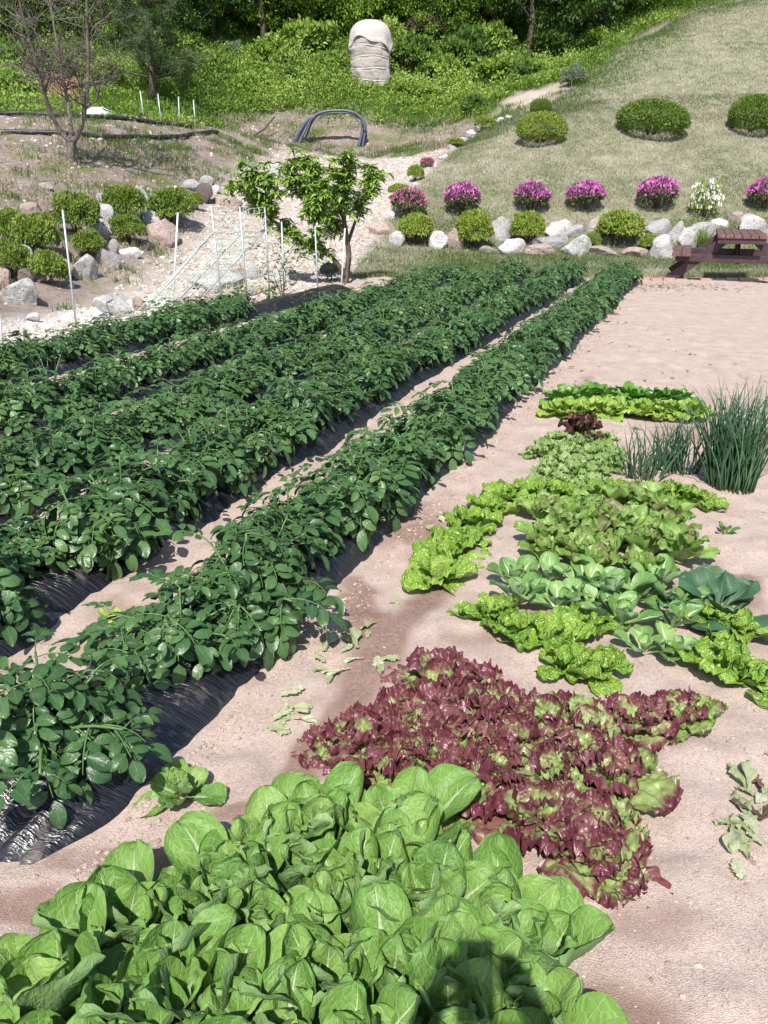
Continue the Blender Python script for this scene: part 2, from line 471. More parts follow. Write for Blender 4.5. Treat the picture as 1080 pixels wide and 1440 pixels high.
LAWN = np.concatenate([wpoly([(500, 391), (508, 372), (527, 345), (558, 298), (575, 285), (605, 246), (650, 205), (715, 165), (760, 156), (800, 130), (850, 92), (885, 62), (945, 30), (1000, 12)]),
                       [(22, 41), (40, 40), (40, 14.7)], [(4.6, 14.5), (2.0, 14.6)]])
PATH = wpoly([(-40, 500), (-40, 466), (60, 447), (145, 421), (212, 372), (255, 330), (290, 288), (325, 250), (385, 216), (400, 204), (640, 207), (600, 240), (565, 285), (526, 340), (497, 388), (440, 425), (300, 440), (200, 462), (60, 495)])
GRAVEL = wpoly([(-60, 520), (-40, 468), (60, 450), (150, 432), (225, 416), (270, 440), (200, 470), (60, 500)])
WEED = np.concatenate([wpoly([(-300, 150), (0, 160), (120, 158), (215, 170), (290, 166), (350, 158), (420, 150), (520, 160), (600, 174), (650, 162), (700, 158), (745, 154), (800, 124), (850, 86), (885, 56), (945, 24), (1000, 6)]), [(24, 43), (45, 42), (60, 90), (-60, 90), (-60, 24)]])
SANDY = wpoly([(700, 150), (725, 133), (760, 124), (792, 117), (788, 140), (750, 152), (712, 158)])
CLAY = wpoly([(60, 138), (62, 112), (85, 98), (120, 106), (125, 130), (95, 142)])
BRICK_EDGE = 14.05

def axis(segs):
    out = [segs[0][0]]
    for a, b, st in segs:
        n = max(1, int(round((b - a) / st)))
        out += list(a + (b - a) * (np.arange(n) + 1) / n)
    return np.array(out)
gx = axis([(-70, -24, 2.0), (-24, -9, .3), (-9, -3.2, .12), (-3.2, 3.6, .036), (3.6, 9, .11), (9, 26, .4), (26, 70, 2.2)])
gy = axis([(-9, .4, .35), (.4, 5.5, .036), (5.5, 9, .07), (9, 22, .12), (22, 46, .25), (46, 95, 1.6)])
GX, GY = np.meshgrid(gx, gy)
fx, fy = GX.ravel(), GY.ravel()
hz = H(fx, fy)
pp = np.c_[fx, fy]
jit = np.c_[fbm(fx * 1.1, fy * 1.1, 3) - .5, fbm(fx * 1.1, fy * 1.1, 8) - .5] * 1.0
near = np.clip((fy - 9) / 6, 0, 1)[:, None]
pj = pp + jit * near * .9
d_lawn, d_path, d_grav, d_weed = sdpoly(pp + jit * near * .5, LAWN), sdpoly(pj, PATH), sdpoly(pj, GRAVEL), sdpoly(pj, WEED)
d_gard = sdpoly(pp, GARDEN)
def ss(d, w): 
    k = np.clip(d / w * .5 + .5, 0, 1); return k * k * (3 - 2 * k)
a_lawn, a_path, a_grav, a_weed = ss(d_lawn, .12), ss(d_path, .7), ss(d_grav, .35), ss(d_weed, 1.0)
a_gard = ss(d_gard + .25 * jit[:, 0], .3)
a_sand, a_clay = ss(sdpoly(pj, SANDY), .7), ss(sdpoly(pj, CLAY), 1.0)
# clods, footprints and roughness: real relief
clod = (fbm(fx * 9, fy * 9, 21, 4) - .5) * .040 + (fbm(fx * 2.2, fy * 2.2, 5, 3) - .5) * .022
clod += np.clip((fbm(fx * 15, fy * 15, 33, 3) - .60) * 12, 0, 1) * .010 - np.clip((fbm(fx * 4.2, fy * 3.1, 37, 2) - .66) * 9, 0, 1) * .016
rough = (fbm(fx * 2.5, fy * 2.5, 11, 4) - .5) * .22
far = 1 - a_gard
# the trodden strip between the potatoes and the beds sits a little lower than the beds
zz = hz + a_gard * clod + far * (1 - a_lawn) * rough * .9 + far * a_lawn * (fbm(fx * 3, fy * 3, 4, 3) - .5) * .05
# damp reddish earth in the hollows beside the ridges and round the beds
moist = np.clip((fbm(fx * 1.5 + 4, fy * 1.1, 41, 4) - .56) * 7, 0, 1)
row1 = fx - (-1.35 + .41 * fy)
moist = np.maximum(moist * .6, np.clip(1.15 - np.abs(row1 - .34) / .16, 0, 1) * np.clip((fbm(fx * 2.6, fy * 1.6, 44, 3) - .38) * 5, 0, 1) * (fy < 7))
moist = np.maximum(moist, np.clip((fx - 1.62 - .10 * fy) / .25, 0, 1) * np.clip((2.9 - fx) / .8, 0, 1) * np.clip((fy - 2.0) / .8, 0, 1) * np.clip((5.4 - fy) / 1.2, 0, 1) * np.clip((fbm(fx * 2.4, fy * 1.8, 49, 4) - .38) * 5, 0, 1) * .8)
moist = np.maximum(moist, .8 * np.clip((-fx * .2 - .36 + (1.75 - fy) * .9 + (fbm(fx * 3, fy * 3, 47, 3) - .5) * .7) / .25, 0, 1) * (fy > .6) * (fy < 2.2) * np.clip((fbm(fx * 2.2, fy * 5, 48, 3) - .4) * 6, 0, 1))
for mx, my, rx_, ry_, am in [(-.62, 1.50, .20, .07, .9), (-.38, 1.66, .17, .06, .8), (-.80, 1.36, .16, .05, .8), (-.10, 2.72, .12, .30, .9), (.14, 3.45, .13, .40, .8), (.30, 2.55, .22, .12, .6), (-.30, 2.15, .16, .10, .55),
                             (.62, 1.32, .16, .08, .6), (1.30, 2.0, .12, .25, .7), (1.45, 2.9, .13, .35, .7), (.62, 1.75, .14, .12, .6), (.55, 2.75, .35, .18, .55), (1.0, 4.6, .35, .25, .45), (1.02, .98, .14, .08, .6)]:
    q_ = ((fx - mx) / rx_) ** 2 + ((fy - my) / ry_) ** 2
    moist = np.maximum(moist, am * np.clip(1.5 - q_ - 2.4 * (fbm(fx * 6, fy * 6, 58, 4) - .4), 0, 1))
moist *= a_gard * np.clip((9 - fy) / 4, .15, 1)

def ground_material():
    t = NT('ground_soil_and_turf')
    P = t.pos()
    lawn, path, grav, weed, gard, sand, clay, wet = [t.attr(k) for k in ('lawn', 'path', 'grav', 'weed', 'gard', 'sand', 'clay', 'moist')]
    big = t.noise(P, .9, 4); mid = t.noise(P, 7, 4); fine = t.noise(P, 60, 4, .7); grain = t.noise(P, 260, 2, .6)
    vg = t.n('ShaderNodeTexVoronoi', None, Scale=340.0, Vector=P)
    vgc = t.n('ShaderNodeSeparateColor', None, Color=vg.outputs['Color']).outputs[0]
    # decomposed granite soil of the garden
    soil = t.ramp(t.math('ADD', t.math('MULTIPLY', mid, .5), t.math('MULTIPLY', fine, .5)), [(.28, (.29, .208, .172)), (.5, (.435, .34, .29)), (.72, (.53, .435, .38))])
    soil = t.mix(t.math('MULTIPLY', t.step(grain, .45, .7), .45), soil, (.54, .44, .395))
    soil = t.mix(t.math('MULTIPLY', t.step(vgc, .80, .86), .4), soil, (.62, .52, .46))
    soil = t.mix(t.math('MULTIPLY', t.step(vgc, .16, .10), .4), soil, (.16, .10, .08))
    damp = t.ramp(fine, [(.3, (.115, .062, .046)), (.6, (.24, .145, .112)), (.8, (.36, .25, .20))])
    soil = t.mix(t.math('MULTIPLY', t.step(t.math('ADD', wet, t.math('MULTIPLY', t.math('SUBTRACT', fine, .5), .8)), .25, .85), .78), soil, damp)
    # bank earth
    earth = t.ramp(t.math('ADD', t.math('MULTIPLY', mid, .55), t.math('MULTIPLY', t.noise(P, 22, 4, .7), .45)), [(.3, (.12, .09, .078)), (.5, (.235, .185, .165)), (.7, (.35, .29, .26))])
    earth = t.mix(t.step(t.math('ADD', big, t.math('MULTIPLY', t.math('SUBTRACT', mid, .5), .6)), .52, .66), earth, (.13, .14, .055))
    # stony track
    vp = t.n('ShaderNodeTexVoronoi', None, Scale=9.0, Vector=P)
    vpc = t.n('ShaderNodeSeparateColor', None, Color=vp.outputs['Color'])
    track = t.mix(vpc.outputs[0], (.33, .285, .25), (.54, .49, .445))
    track = t.mix(t.step(mid, .45, .62), track, (.40, .335, .285))
    vq = t.n('ShaderNodeTexVoronoi', None, Scale=42.0, Vector=P)
    vqc = t.n('ShaderNodeSeparateColor', None, Color=vq.outputs['Color'])
    gravel = t.mix(vqc.outputs[0], (.44, .42, .40), (.72, .70, .67))
    # turf under the grass blades: half straw, half green
    turf = t.ramp(t.math('ADD', t.math('MULTIPLY', t.noise(P, 2.2, 4), .55), t.math('MULTIPLY', t.noise(P, 25, 3), .45)), [(.36, (.12, .14, .065)), (.5, (.21, .21, .135)), (.64, (.32, .295, .23))])
    hill = t.ramp(mid, [(.35, (.045, .07, .018)), (.6, (.09, .13, .03)), (.75, (.15, .13, .07))])
    col = t.mix(path, earth, track)
    col = t.mix(grav, col, gravel)
    col = t.mix(weed, col, hill)
    col = t.mix(sand, col, t.mix(fine, (.33, .27, .23), (.52, .44, .39)))
    col = t.mix(clay, col, t.mix(fine, (.27, .11, .07), (.42, .20, .14)))
    col = t.mix(gard, col, soil)
    col = t.mix(lawn, col, turf)
    h = t.math('ADD', t.math('MULTIPLY', fine, .8), t.math('MULTIPLY', vg.outputs['Distance'], .6))
    h = t.math('ADD', h, t.math('MULTIPLY', t.math('MULTIPLY', vp.outputs['Distance'], path), -2.5))
    return t.done(t.bsdf(col, .92, .15, t.bump(h, .62, .007)))
M_ground = ground_material()
sc.cycles.max_bounces = 6
sc.cycles.diffuse_bounces = 3
sc.cycles.transparent_max_bounces = 4
nyv, nxv = GX.shape
F = grid_faces(nxv - 1, nyv - 1)
zone = np.zeros(len(fx), int)                 # 0 garden soil, 1 lawn, 2 path, 3 hillside
zone[(a_gard < .5)] = 3
zone[(a_path > .5) & (a_gard < .5)] = 2
zone[(a_lawn > .5)] = 1
fz = zone[F].max(axis=1)
# a straight reading: majority by first corner keeps borders clean
fz = zone[F[:, 0]]
SURF = np.c_[fx, fy, zz]
ATT = dict(lawn=a_lawn, path=a_path, grav=a_grav, weed=a_weed, gard=a_gard, sand=a_sand, clay=a_clay, moist=moist)
for zi, nm in ((0, 'ground'), (1, 'lawn'), (2, 'gravel_path'), (3, 'hillside')):
    sel = F[fz == zi]
    used = np.unique(sel); remap = np.zeros(len(fx), int); remap[used] = np.arange(len(used))
    me = make_mesh(nm, SURF[used], remap[sel], None, M_ground, attrs={k: v[used] for k, v in ATT.items()})
    tag(link(nm, me), kind='structure')
# ------------------------------------------------------------------ plant materials
M_potato = leaf_material('potato_leaf', [(.15, (.026, .074, .025)), (.5, (.058, .136, .040)), (.8, (.115, .215, .062)), (1.0, (.20, .29, .08))], (.24, .36, .17), .032, 6, .14, .37, .17, .55, under=(.10, .17, .09), bstr=.9)
M_pstem = leaf_material('potato_stem', [(.2, (.07, .14, .045)), (.8, (.12, .21, .065))], (.15, .24, .08), .01, 2, .02, .5, 0, .4)
M_cabbage = leaf_material('cabbage_leaf', [(.12, (.085, .195, .034)), (.5, (.155, .30, .056)), (.86, (.26, .41, .10)), (1.0, (.42, .43, .12))], (.46, .58, .33), .05, 6, .13, .47, .26, .36, net=9, net_fac=.13, net_b=.45, holes=True, under=(.20, .30, .14), bstr=.6, base_rib=.22, vein_fac=.8, vmix=.78)
M_redlet = leaf_material('red_lettuce_leaf', [(.2, (.20, .29, .075)), (.7, (.34, .42, .16))], (.30, .26, .15), .03, 6, .12, .36, .20, .5,
                         edge=[(.2, (.066, .012, .022)), (.55, (.135, .031, .045)), (.9, (.23, .10, .088))], edge_rng=(.53, .84), bstr=.8, base_rib=.12, vein_fac=.3)
M_redlet_pale = leaf_material('pale_lettuce_leaf', [(.2, (.24, .34, .10)), (.7, (.42, .50, .22))], (.5, .55, .32), .03, 6, .12, .38, .3, .4,
                         edge=[(.2, (.09, .025, .03)), (.9, (.19, .07, .06))], edge_rng=(.78, 1.05), bstr=.8, base_rib=.15, vein_fac=.3)
M_brightlet = leaf_material('bright_lettuce_leaf', [(.15, (.12, .25, .020)), (.5, (.205, .37, .040)), (.9, (.34, .50, .085))], (.42, .56, .18), .035, 6, .12, .30, .28, .55, net=8, bstr=1.0, base_rib=.14, vein_fac=.4)
M_olivelet = leaf_material('olive_lettuce_leaf', [(.15, (.11, .21, .035)), (.5, (.19, .32, .065)), (.9, (.29, .41, .12))], (.36, .44, .22), .035, 6, .12, .42, .26, .45, edge=[(.2, (.085, .075, .030)), (.8, (.15, .155, .05))], edge_rng=(.86, 1.25), bstr=.7, base_rib=.16, vein_fac=.4)
M_frill = leaf_material('frilly_lettuce_leaf', [(.15, (.12, .22, .05)), (.5, (.21, .33, .09)), (.9, (.36, .46, .19))], (.42, .5, .28), .04, 5, .12, .42, .28, .4, bstr=.7, base_rib=.12, vein_fac=.3)
M_pakchoi = leaf_material('pak_choi_leaf', [(.15, (.09, .21, .045)), (.5, (.145, .29, .07)), (.9, (.23, .37, .11))], (.56, .66, .44), .06, 5, .12, .42, .22, .4, bstr=.6, base_rib=.6, vein_fac=.55, under=(.26, .36, .22))
M_kale = leaf_material('kale_leaf', [(.15, (.026, .072, .036)), (.5, (.045, .108, .052)), (.9, (.075, .15, .075))], (.17, .26, .14), .03, 6, .10, .5, .12, .35, bstr=.7, base_rib=.1)
M_spinach = leaf_material('green_leaf', [(.15, (.06, .17, .025)), (.5, (.10, .25, .035)), (.9, (.16, .33, .05))], (.30, .42, .16), .03, 6, .12, .36, .25, .5, bstr=.7)
M_yellowlet = leaf_material('yellow_green_lettuce_leaf', [(.15, (.17, .31, .03)), (.5, (.27, .43, .05)), (.9, (.39, .53, .11))], (.5, .6, .25), .03, 6, .12, .36, .3, .5, net=8, bstr=.8)
M_darklet = leaf_material('dark_red_lettuce_leaf', [(.15, (.040, .014, .014)), (.5, (.085, .035, .024)), (.9, (.13, .075, .035))], (.2, .1, .08), .03, 6, .1, .36, .15, .5, bstr=.8)
M_paleleaf = leaf_material('yellowed_leaf', [(.15, (.28, .38, .06)), (.9, (.45, .52, .12))], (.5, .55, .2), .03, 6, .1, .45, .3, .4)
M_wilt = leaf_material('wilted_leaf', [(.15, (.26, .32, .15)), (.5, (.38, .42, .24)), (.9, (.50, .53, .36))], (.55, .57, .42), .06, 5, .1, .7, .2, .2, bstr=.8)
M_wiltdark = leaf_material('dry_brown_leaf', [(.15, (.07, .045, .035)), (.9, (.15, .10, .075))], (.2, .15, .1), .05, 5, .1, .8, .1, .2)
M_onion = leaf_material('scallion_leaf', [(.15, (.025, .070, .034)), (.5, (.048, .112, .056)), (.9, (.10, .18, .085))], (.06, .14, .07), .001, 1, .01, .35, .05, .5, bstr=.2)

# ------------------------------------------------------------------ prototypes of the vegetables
rng = random.Random(7)
rs = np.random.RandomState(7)

def potato_leaf_template(r):
    """one compound leaf: stalk, one big end leaflet, pairs of smaller ones"""
    g = G(); L = r.uniform(.13, .175)
    n = 9; th0, bend = r.uniform(.15, .55), -r.uniform(1.0, 1.7)
    s = np.linspace(0, 1, n); th = th0 + bend * s
    y = np.concatenate([[0], np.cumsum(np.cos(th[:-1]) * L / (n - 1))]); z = np.concatenate([[0], np.cumsum(np.sin(th[:-1]) * L / (n - 1))])
    pts = np.c_[np.zeros(n), y, z]
    tube(g, pts, np.linspace(.0032, .0016, n), 4, 1, .6, cap=False)
    def leaflet(k, side, ln):
        P = np.array([0, np.interp(k, s, y), np.interp(k, s, z)]); t = np.interp(k, s, th)
        V, Q, uv = leaf_arr(ln, ln * r.uniform(.66, .80), sh_ovate, 4, 7, r.uniform(-2, 22), -r.uniform(25, 60), r.uniform(-.05, .38), wav=ln * .03, crink=ln * .012, rng=r)
        V = V + np.array([0, ln * .12, 0])
        M = rotx(t * .75) @ rotz(-side * r.uniform(.95, 1.35)) @ roty(r.uniform(-.25, .25) + side * .15)
        g.add(V @ M.T + P, Q, uv, min(1, max(0, r.gauss(.5, .27))))
    b = r.uniform(.080, .106)
    leaflet(1.0, 0, b)
    for k, f in ((.84, .84), (.60, .72), (.36, .50)):
        for sd in (-1, 1): leaflet(k + r.uniform(-.03, .03), sd, b * f * r.uniform(.9, 1.1))
    for sd in (-1, 1):
        if r.random() < .7: leaflet(r.uniform(.46, .74), sd, b * .25)
    return g.arrays()
PT = [potato_leaf_template(rng) for _ in range(7)]

def potato_proto(i, big=1.0):
    r = random.Random(100 + i); gl, gs = G(), G()
    def addT(tp, M, P, rn, sc_):
        V, UV, RN, Q, T, MI = tp
        V2 = (V * sc_) @ M.T + P
        gl.n_ = None
        gl.V.append(V2); gl.UV.append(UV); gl.RN.append(np.clip(RN * .55 + rn * .45, 0, 1)); gl.Q.append(Q + gl.n); gl.MQ.append(MI); gl.n += len(V)
    ns = r.randint(11, 12)
    for s in range(ns):
        az = s * 6.283 / ns + r.uniform(-.35, .35)
        ln = r.uniform(.20, .29); lean = r.uniform(.25, .95) if s else .05
        n = 7; k = np.linspace(0, 1, n)
        rad = ln * np.sin(lean) * k + .10 * lean * k ** 2 * ln * 2
        zz_ = ln * np.cos(lean * .9) * k - .10 * lean * k ** 2
        ax = np.array([math.cos(az), math.sin(az)])
        pts = np.c_[ax[0] * (rad + .025), ax[1] * (rad + .02), zz_ + .03]
        pts[0, 2] = -.02
        tube(gs, pts, np.linspace(.0075, .004, n), 5, 0, r.random())
        gold = r.uniform(0, 6.28)
        nl = r.randint(8, 10)
        for q in range(nl):
            kk = .22 + .78 * q / (nl - 1)
            P = np.array([np.interp(kk, k, pts[:, c]) for c in range(3)])
            a = gold + q * 2.4
            # leaves turn outwards
            d = np.array([math.cos(a), math.sin(a)]) + ax * (.75 if q < nl - 1 else .1)
            aa = math.atan2(d[1], d[0]) - PI / 2
            tilt = r.uniform(-1.0, -.1) + (.55 if q >= nl - 2 else 0)
            addT(PT[r.randrange(7)], rotz(aa) @ rotx(tilt) @ roty(r.uniform(-.3, .3)), P, r.random(), big * r.uniform(.78, 1.08) * (1.08 - .35 * (q == nl - 1)))
    return gl.mesh('potato_foliage', [M_potato, M_pstem]), gs.mesh('potato_stem', [M_pstem])
POT = [potato_proto(i) for i in range(10)]

def head(seed, n, L, W, shape, mats, pitch=(25, 80), bend=(-60, -10), cup=(.2, .5), nu=8, nv=12, ruf=0, freq=5, wav=0, crink=0, rbase=.02, mi=lambda r, k: 0, name='leaves', up=.0, inner=.6, lift=0.0):
    """a rosette: outer leaves low and large, inner ones upright and smaller"""
    r = random.Random(seed); g = G()
    for k in range(n):
        q = k / max(1, n - 1)                       # 0 outer .. 1 inner
        az = k * 2.39996 + r.uniform(-.3, .3)
        sz = (1 - (1 - inner) * q) * r.uniform(.88, 1.1)
        pt = pitch[0] + (pitch[1] - pitch[0]) * q + r.uniform(-9, 9)
        bd = bend[0] + (bend[1] - bend[0]) * q + r.uniform(-10, 10)
        arr = leaf_arr(L * sz, W * sz * r.uniform(.9, 1.1), shape, nu, nv, pt, bd, r.uniform(*cup), ruf * sz, freq * r.uniform(.8, 1.2), wav, crink, r)
        rb = rbase * (1 - q)
        put_leaf(g, arr, az - PI / 2, (math.cos(az) * rb, math.sin(az) * rb, lift), r.uniform(-.2, .2), 1.5 if r.random() < .035 else min(1, max(0, r.gauss(.45 + .25 * q, .17))), mi(r, k))
    return g.mesh(name, mats)

CAB = [head(200 + i, 11, .200, .145, sh_obovate, [M_cabbage], (54, 87), (-34, -4), (.05, .6), 12, 18, ruf=.0030, freq=3.5, wav=.008, crink=.0010, rbase=.045, inner=.70) for i in range(8)]
CAB_OPEN = head(250, 11, .15, .13, sh_obovate, [M_cabbage], (12, 75), (-30, 40), (.3, .7), 12, 18, ruf=.005, freq=3.5, wav=.006, crink=.003, rbase=.02, inner=.6)
RED = [head(300 + i, 13, .165, .16, sh_round, [M_redlet], (14, 74), (-46, -30), (-.1, .3), 26, 40, ruf=.0088, freq=5.8, wav=.012, crink=.003, rbase=.02, inner=.62) for i in range(7)]
PALE = [head(330 + i, 14, .15, .15, sh_round, [M_redlet_pale], (14, 76), (-40, -26), (.0, .4), 24, 36, ruf=.0088, freq=5.6, wav=.01, crink=.005, rbase=.02, inner=.6) for i in range(3)]
BRI = [head(350 + i, 10, .175, .135, sh_round, [M_brightlet], (22, 74), (-55, -30), (.0, .35), 14, 22, ruf=.008, freq=3.8, wav=.012, crink=.004, rbase=.02, inner=.65) for i in range(6)]
OLI = [head(380 + i, 12, .170, .105, sh_obovate, [M_olivelet], (48, 84), (-44, -14), (.1, .55), 10, 16, ruf=.005, freq=3.0, wav=.010, crink=.003, rbase=.02, inner=.7) for i in range(6)]
FRI = [head(400 + i, 13, .15, .10, sh_frill, [M_frill], (15, 65), (-60, -40), (.0, .3), 10, 26, ruf=.010, freq=6, wav=.01, crink=.004, rbase=.015, inner=.6) for i in range(5)]
PAK = [head(420 + i, 8, .17, .115, sh_spoon, [M_pakchoi], (34, 78), (-30, -14), (.25, .55), 8, 14, wav=.006, crink=.001, rbase=.018, inner=.62) for i in range(5)]
SPI = [head(440 + i, 10, .17, .12, sh_obovate, [M_spinach], (30, 72), (-60, -30), (.0, .4), 8, 10, ruf=.004, wav=.008, rbase=.02, inner=.7) for i in range(4)]
YEL = [head(460 + i, 11, .145, .13, sh_round, [M_yellowlet], (20, 70), (-50, -30), (.0, .3), 10, 12, ruf=.008, freq=4, wav=.008, crink=.004, rbase=.02, inner=.65) for i in range(4)]
DRK = head(480, 11, .19, .12, sh_round, [M_darklet], (38, 80), (-30, -10), (.0, .4), 12, 14, ruf=.016, freq=4, wav=.012, crink=.004, rbase=.02, inner=.7)
KAL = head(490, 9, .235, .165, sh_spoon, [M_kale], (14, 50), (-50, -25), (-.1, .3), 10, 14, ruf=.006, freq=3, wav=.012, crink=.002, rbase=.02, inner=.85)
BEET = head(495, 4, .10, .045, sh_spoon, [M_spinach], (55, 80), (-30, -10), (.1, .4), 6, 10, wav=.003, rbase=.005)
SEED = head(497, 5, .17, .12, sh_ovate, [M_paleleaf], (28, 60), (-50, -20), (.0, .2), 6, 10, wav=.006, rbase=.01)

def onion_mesh(seed, n, rad, h, lean=.25):
    r = random.Random(seed); g = G()
    for k in range(n):
        a = r.uniform(0, 6.28); q = math.sqrt(r.random()) * rad
        p = np.array([math.cos(a) * q, math.sin(a) * q, -.01]); hh = h * r.uniform(.62, 1.05)
        d = np.array([math.cos(a) * q / rad * lean + r.gauss(0, .09), math.sin(a) * q / rad * lean * .6 + r.gauss(0, .09)])
        s = np.linspace(0, 1, 7)
        b = r.gauss(0, .09); b2 = r.gauss(0, .08)
        pts = np.c_[p[0] + d[0] * hh * s + b * s ** 2 * hh * 2, p[1] + d[1] * hh * s + b2 * s ** 2 * hh * 2, p[2] + hh * (s - .10 * s ** 2 * (abs(d[0]) + abs(b)) * 3)]
        w = r.uniform(.0028, .0048)
        tube(g, pts, w * np.array([.9, 1, 1, .95, .8, .55, .15]), 5, 0, r.random())
    return g.mesh('leaves', [M_onion])

# ------------------------------------------------------------------ potatoes: five ridges under black film
def film_material():
    t = NT('black_mulch_film')
    oc = t.objc()
    mp = t.n('ShaderNodeMapping', None, Vector=oc, Scale=(1, 6, 1))
    w = t.noise(mp.outputs[0], 7, 4, .6)
    dust = t.step(t.noise(oc, 9, 5, .7), .54, .72)
    col = t.mix(t.math('MULTIPLY', dust, .35), (.012, .012, .016), (.20, .155, .13))
    return t.done(t.bsdf(col, t.math('ADD', .30, t.math('MULTIPLY', dust, .35)), .8, t.bump(w, .9, .02)))
M_film = film_material()
SL = .41
LEN = math.hypot(SL, 1)
RDIR = np.array([SL / LEN, 1 / LEN]); RPER = np.array([1 / LEN, -SL / LEN])
def ridge(c, y0, y1, label, wid=.27, hgt=.13, gathered=False, seed=0):
    n = max(10, int((y1 - y0) * LEN / .035)); m = 22
    s = np.linspace(0, (y1 - y0) * LEN, n)
    a = np.linspace(-1, 1, m + 1)
    S, A = np.meshgrid(s, a, indexing='ij')
    prof = (1 - np.abs(A) ** 2.6)
    wob = (fbm(S * 1.6 + seed * 7, A * 1.2 + 3, 60 + seed, 3) - .5)
    fine = (fbm(S * 11 + seed, A * 2.5, 70 + seed, 3) - .5)
    e0 = np.clip(S / .30, 0, 1) ** .5
    e1 = np.clip((s[-1] - S) / .30, 0, 1) ** .5
    end = (e0 * e1)
    z = prof * hgt * (.25 + .75 * end) * (1 + .35 * wob) + fine * .016 * prof - .02
    z = np.where(end < .03, -.03, z)
    if gathered:                                     # the film is pulled together and tucked in at the near end
        k = np.exp(-(S / .42) ** 2)
        z = z + k * prof * .030 * np.sin(A * 46 + 3 * np.sin(S * 4) + S * 6 * A) * (.4 + vnoise(A * 9, S * 3, 5))
    w = wid * (1 + .22 * wob * 1.0 + .07 * np.sin(S * 2 + seed)) * (.72 + .28 * np.minimum(e0, e1))
    X = A * w
    base = np.array([c + SL * y0, y0])
    V = np.stack([RPER[0] * X + RDIR[0] * S, RPER[1] * X + RDIR[1] * S, z], -1).reshape(-1, 3)
    o = link('mulch_film', make_mesh('mulch_film', V, grid_faces(m, n - 1), None, M_film), None, (base[0], base[1], 0))
    return tag(o, label, 'mulch film', 'black plastic films over the ridges')
ROWS = [  # offset, first y, last y, name
    (-1.66, 1.52, 14.0, 'rightmost row', .30),
    (-2.62, 2.05, 14.25, 'second row from the right', .32),
    (-3.56, 3.3, 14.3, 'third row from the right', .32),
    (-4.52, 4.8, 14.2, 'fourth row from the right', .33),
    (-5.86, 6.1, 12.75, 'leftmost row beside the track', .30)]
for i, (c, y0, y1, nm, wid) in enumerate(ROWS):
    ridge(c, y0, y1, ['black plastic film with a pleated near end under the rightmost potato row', 'black plastic film under the second potato row from the right',
                      'black plastic film under the third potato row from the right', 'black plastic film under the fourth potato row from the right',
                      'black plastic film on the leftmost ridge, its far end bare below the poles'][i], wid * .84, .13, i == 0, i)
    k = 0; y = y0 + (.30 if i == 0 else .22)
    wx, wz = (.86, .90, .88, .86, .87), (.93, .94, .90, .84, .90)
    yend = (y1 - .1) if i < 4 else 10.25
    r = random.Random(50 + i)
    while y < yend:
        k += 1
        off = r.gauss(0, .035)
        x = c + SL * y + off * RPER[0]; yy = y + off * RPER[1]
        v = r.randrange(10); s = r.uniform(.90, 1.10)
        if i == 0 and k <= 2: s = 1.06
        s *= 1.0
        lab = f"dark green potato plant, {ordinal(k)} from the near end, {nm}"
        if i == 0 and k == 1: lab = "dark green potato plant above the pleated end of the black film"
        if i == 0 and k == 2: lab = "dark green potato plant after the gap showing black film in the rightmost row"
        thing('potato_plant', [('foliage', POT[v][0]), ('stems', POT[v][1])], lab, 'potato plant', 'potato plants in ' + nm, (x, yy, .10), (0, 0, r.uniform(0, 6.28)), (s * wx[i] * r.uniform(.93, 1.05), s * wx[i] * r.uniform(.93, 1.05), s * wz[i] * r.uniform(.80, 1.08)))
        step = r.uniform(.27, .33)
        if i == 0 and k == 1: step = .56
        y += step / LEN * 1.0

# ------------------------------------------------------------------ the beds on the right
def gp(px, py, z=0.0):
    d = ray(px, py); t = (z - CAM_H) / d[2]
    return np.array([d[0] * t, d[1] * t, z])
def plant(name, me, px=None, py=None, label='', cat='', group=None, s=1.0, rot=None, xy=None, z=-.004, tilt=None):
    p = gp(px, py) if xy is None else xy
    rz = rng.uniform(0, 6.28) if rot is None else rot
    if tilt is None: tilt = (0, 0) if rot is not None else (rng.gauss(0, .09), rng.gauss(0, .09))
    return tag(link(name, me, None, (p[0], p[1], z), (tilt[0], tilt[1], rz), s), label, cat, group)
def in_bed(poly_px, step, seed, jit=.25, ang=0.0):
    """jittered rows of planting places inside a bed outlined on the ground"""
    poly = np.array([gp(*q)[:2] for q in poly_px]); r = random.Random(seed)
    c0 = poly.mean(0); ca, sa = math.cos(ang), math.sin(ang)
    Q = (poly - c0) @ np.array([[ca, -sa], [sa, ca]])
    rows = []
    y = Q[:, 1].min() + step * .3; k = 0
    while y < Q[:, 1].max():
        row = []; x = Q[:, 0].min() + (step * .5 if k % 2 else 0)
        while x < Q[:, 0].max():
            q = np.array([x + r.uniform(-jit, jit) * step, y + r.uniform(-jit, jit) * step])
            w = q @ np.array([[ca, sa], [-sa, ca]]) + c0
            if sdpoly(w[None], poly)[0] > 0: row.append(w)
            x += step
        if row: rows.append(row)
        y += step * .88; k += 1
    return rows
# green cabbages at the near end
cab_rows = in_bed([(-40, 1470), (40, 1395), (170, 1330), (290, 1240), (410, 1145), (520, 1125), (640, 1180), (740, 1250), (800, 1330), (790, 1400), (760, 1640), (-40, 1640)], .162, 3, .22, .12)
for ri, row in enumerate(cab_rows):
    for ci, w in enumerate(row):
        side = f"{ordinal(ci + 1)} from left in the {ordinal(ri + 1)} row from the near end"
        plant('cabbage', CAB[rng.randrange(8)], label=f"bright green cabbage, {side}", cat='cabbage', group='loose green cabbages in the near bed', xy=w, s=rng.uniform(.88, 1.12))
plant('cabbage', CAB_OPEN, 258, 1118, "small open green cabbage standing alone on the soil path", 'cabbage', s=.74, tilt=(0, 0))
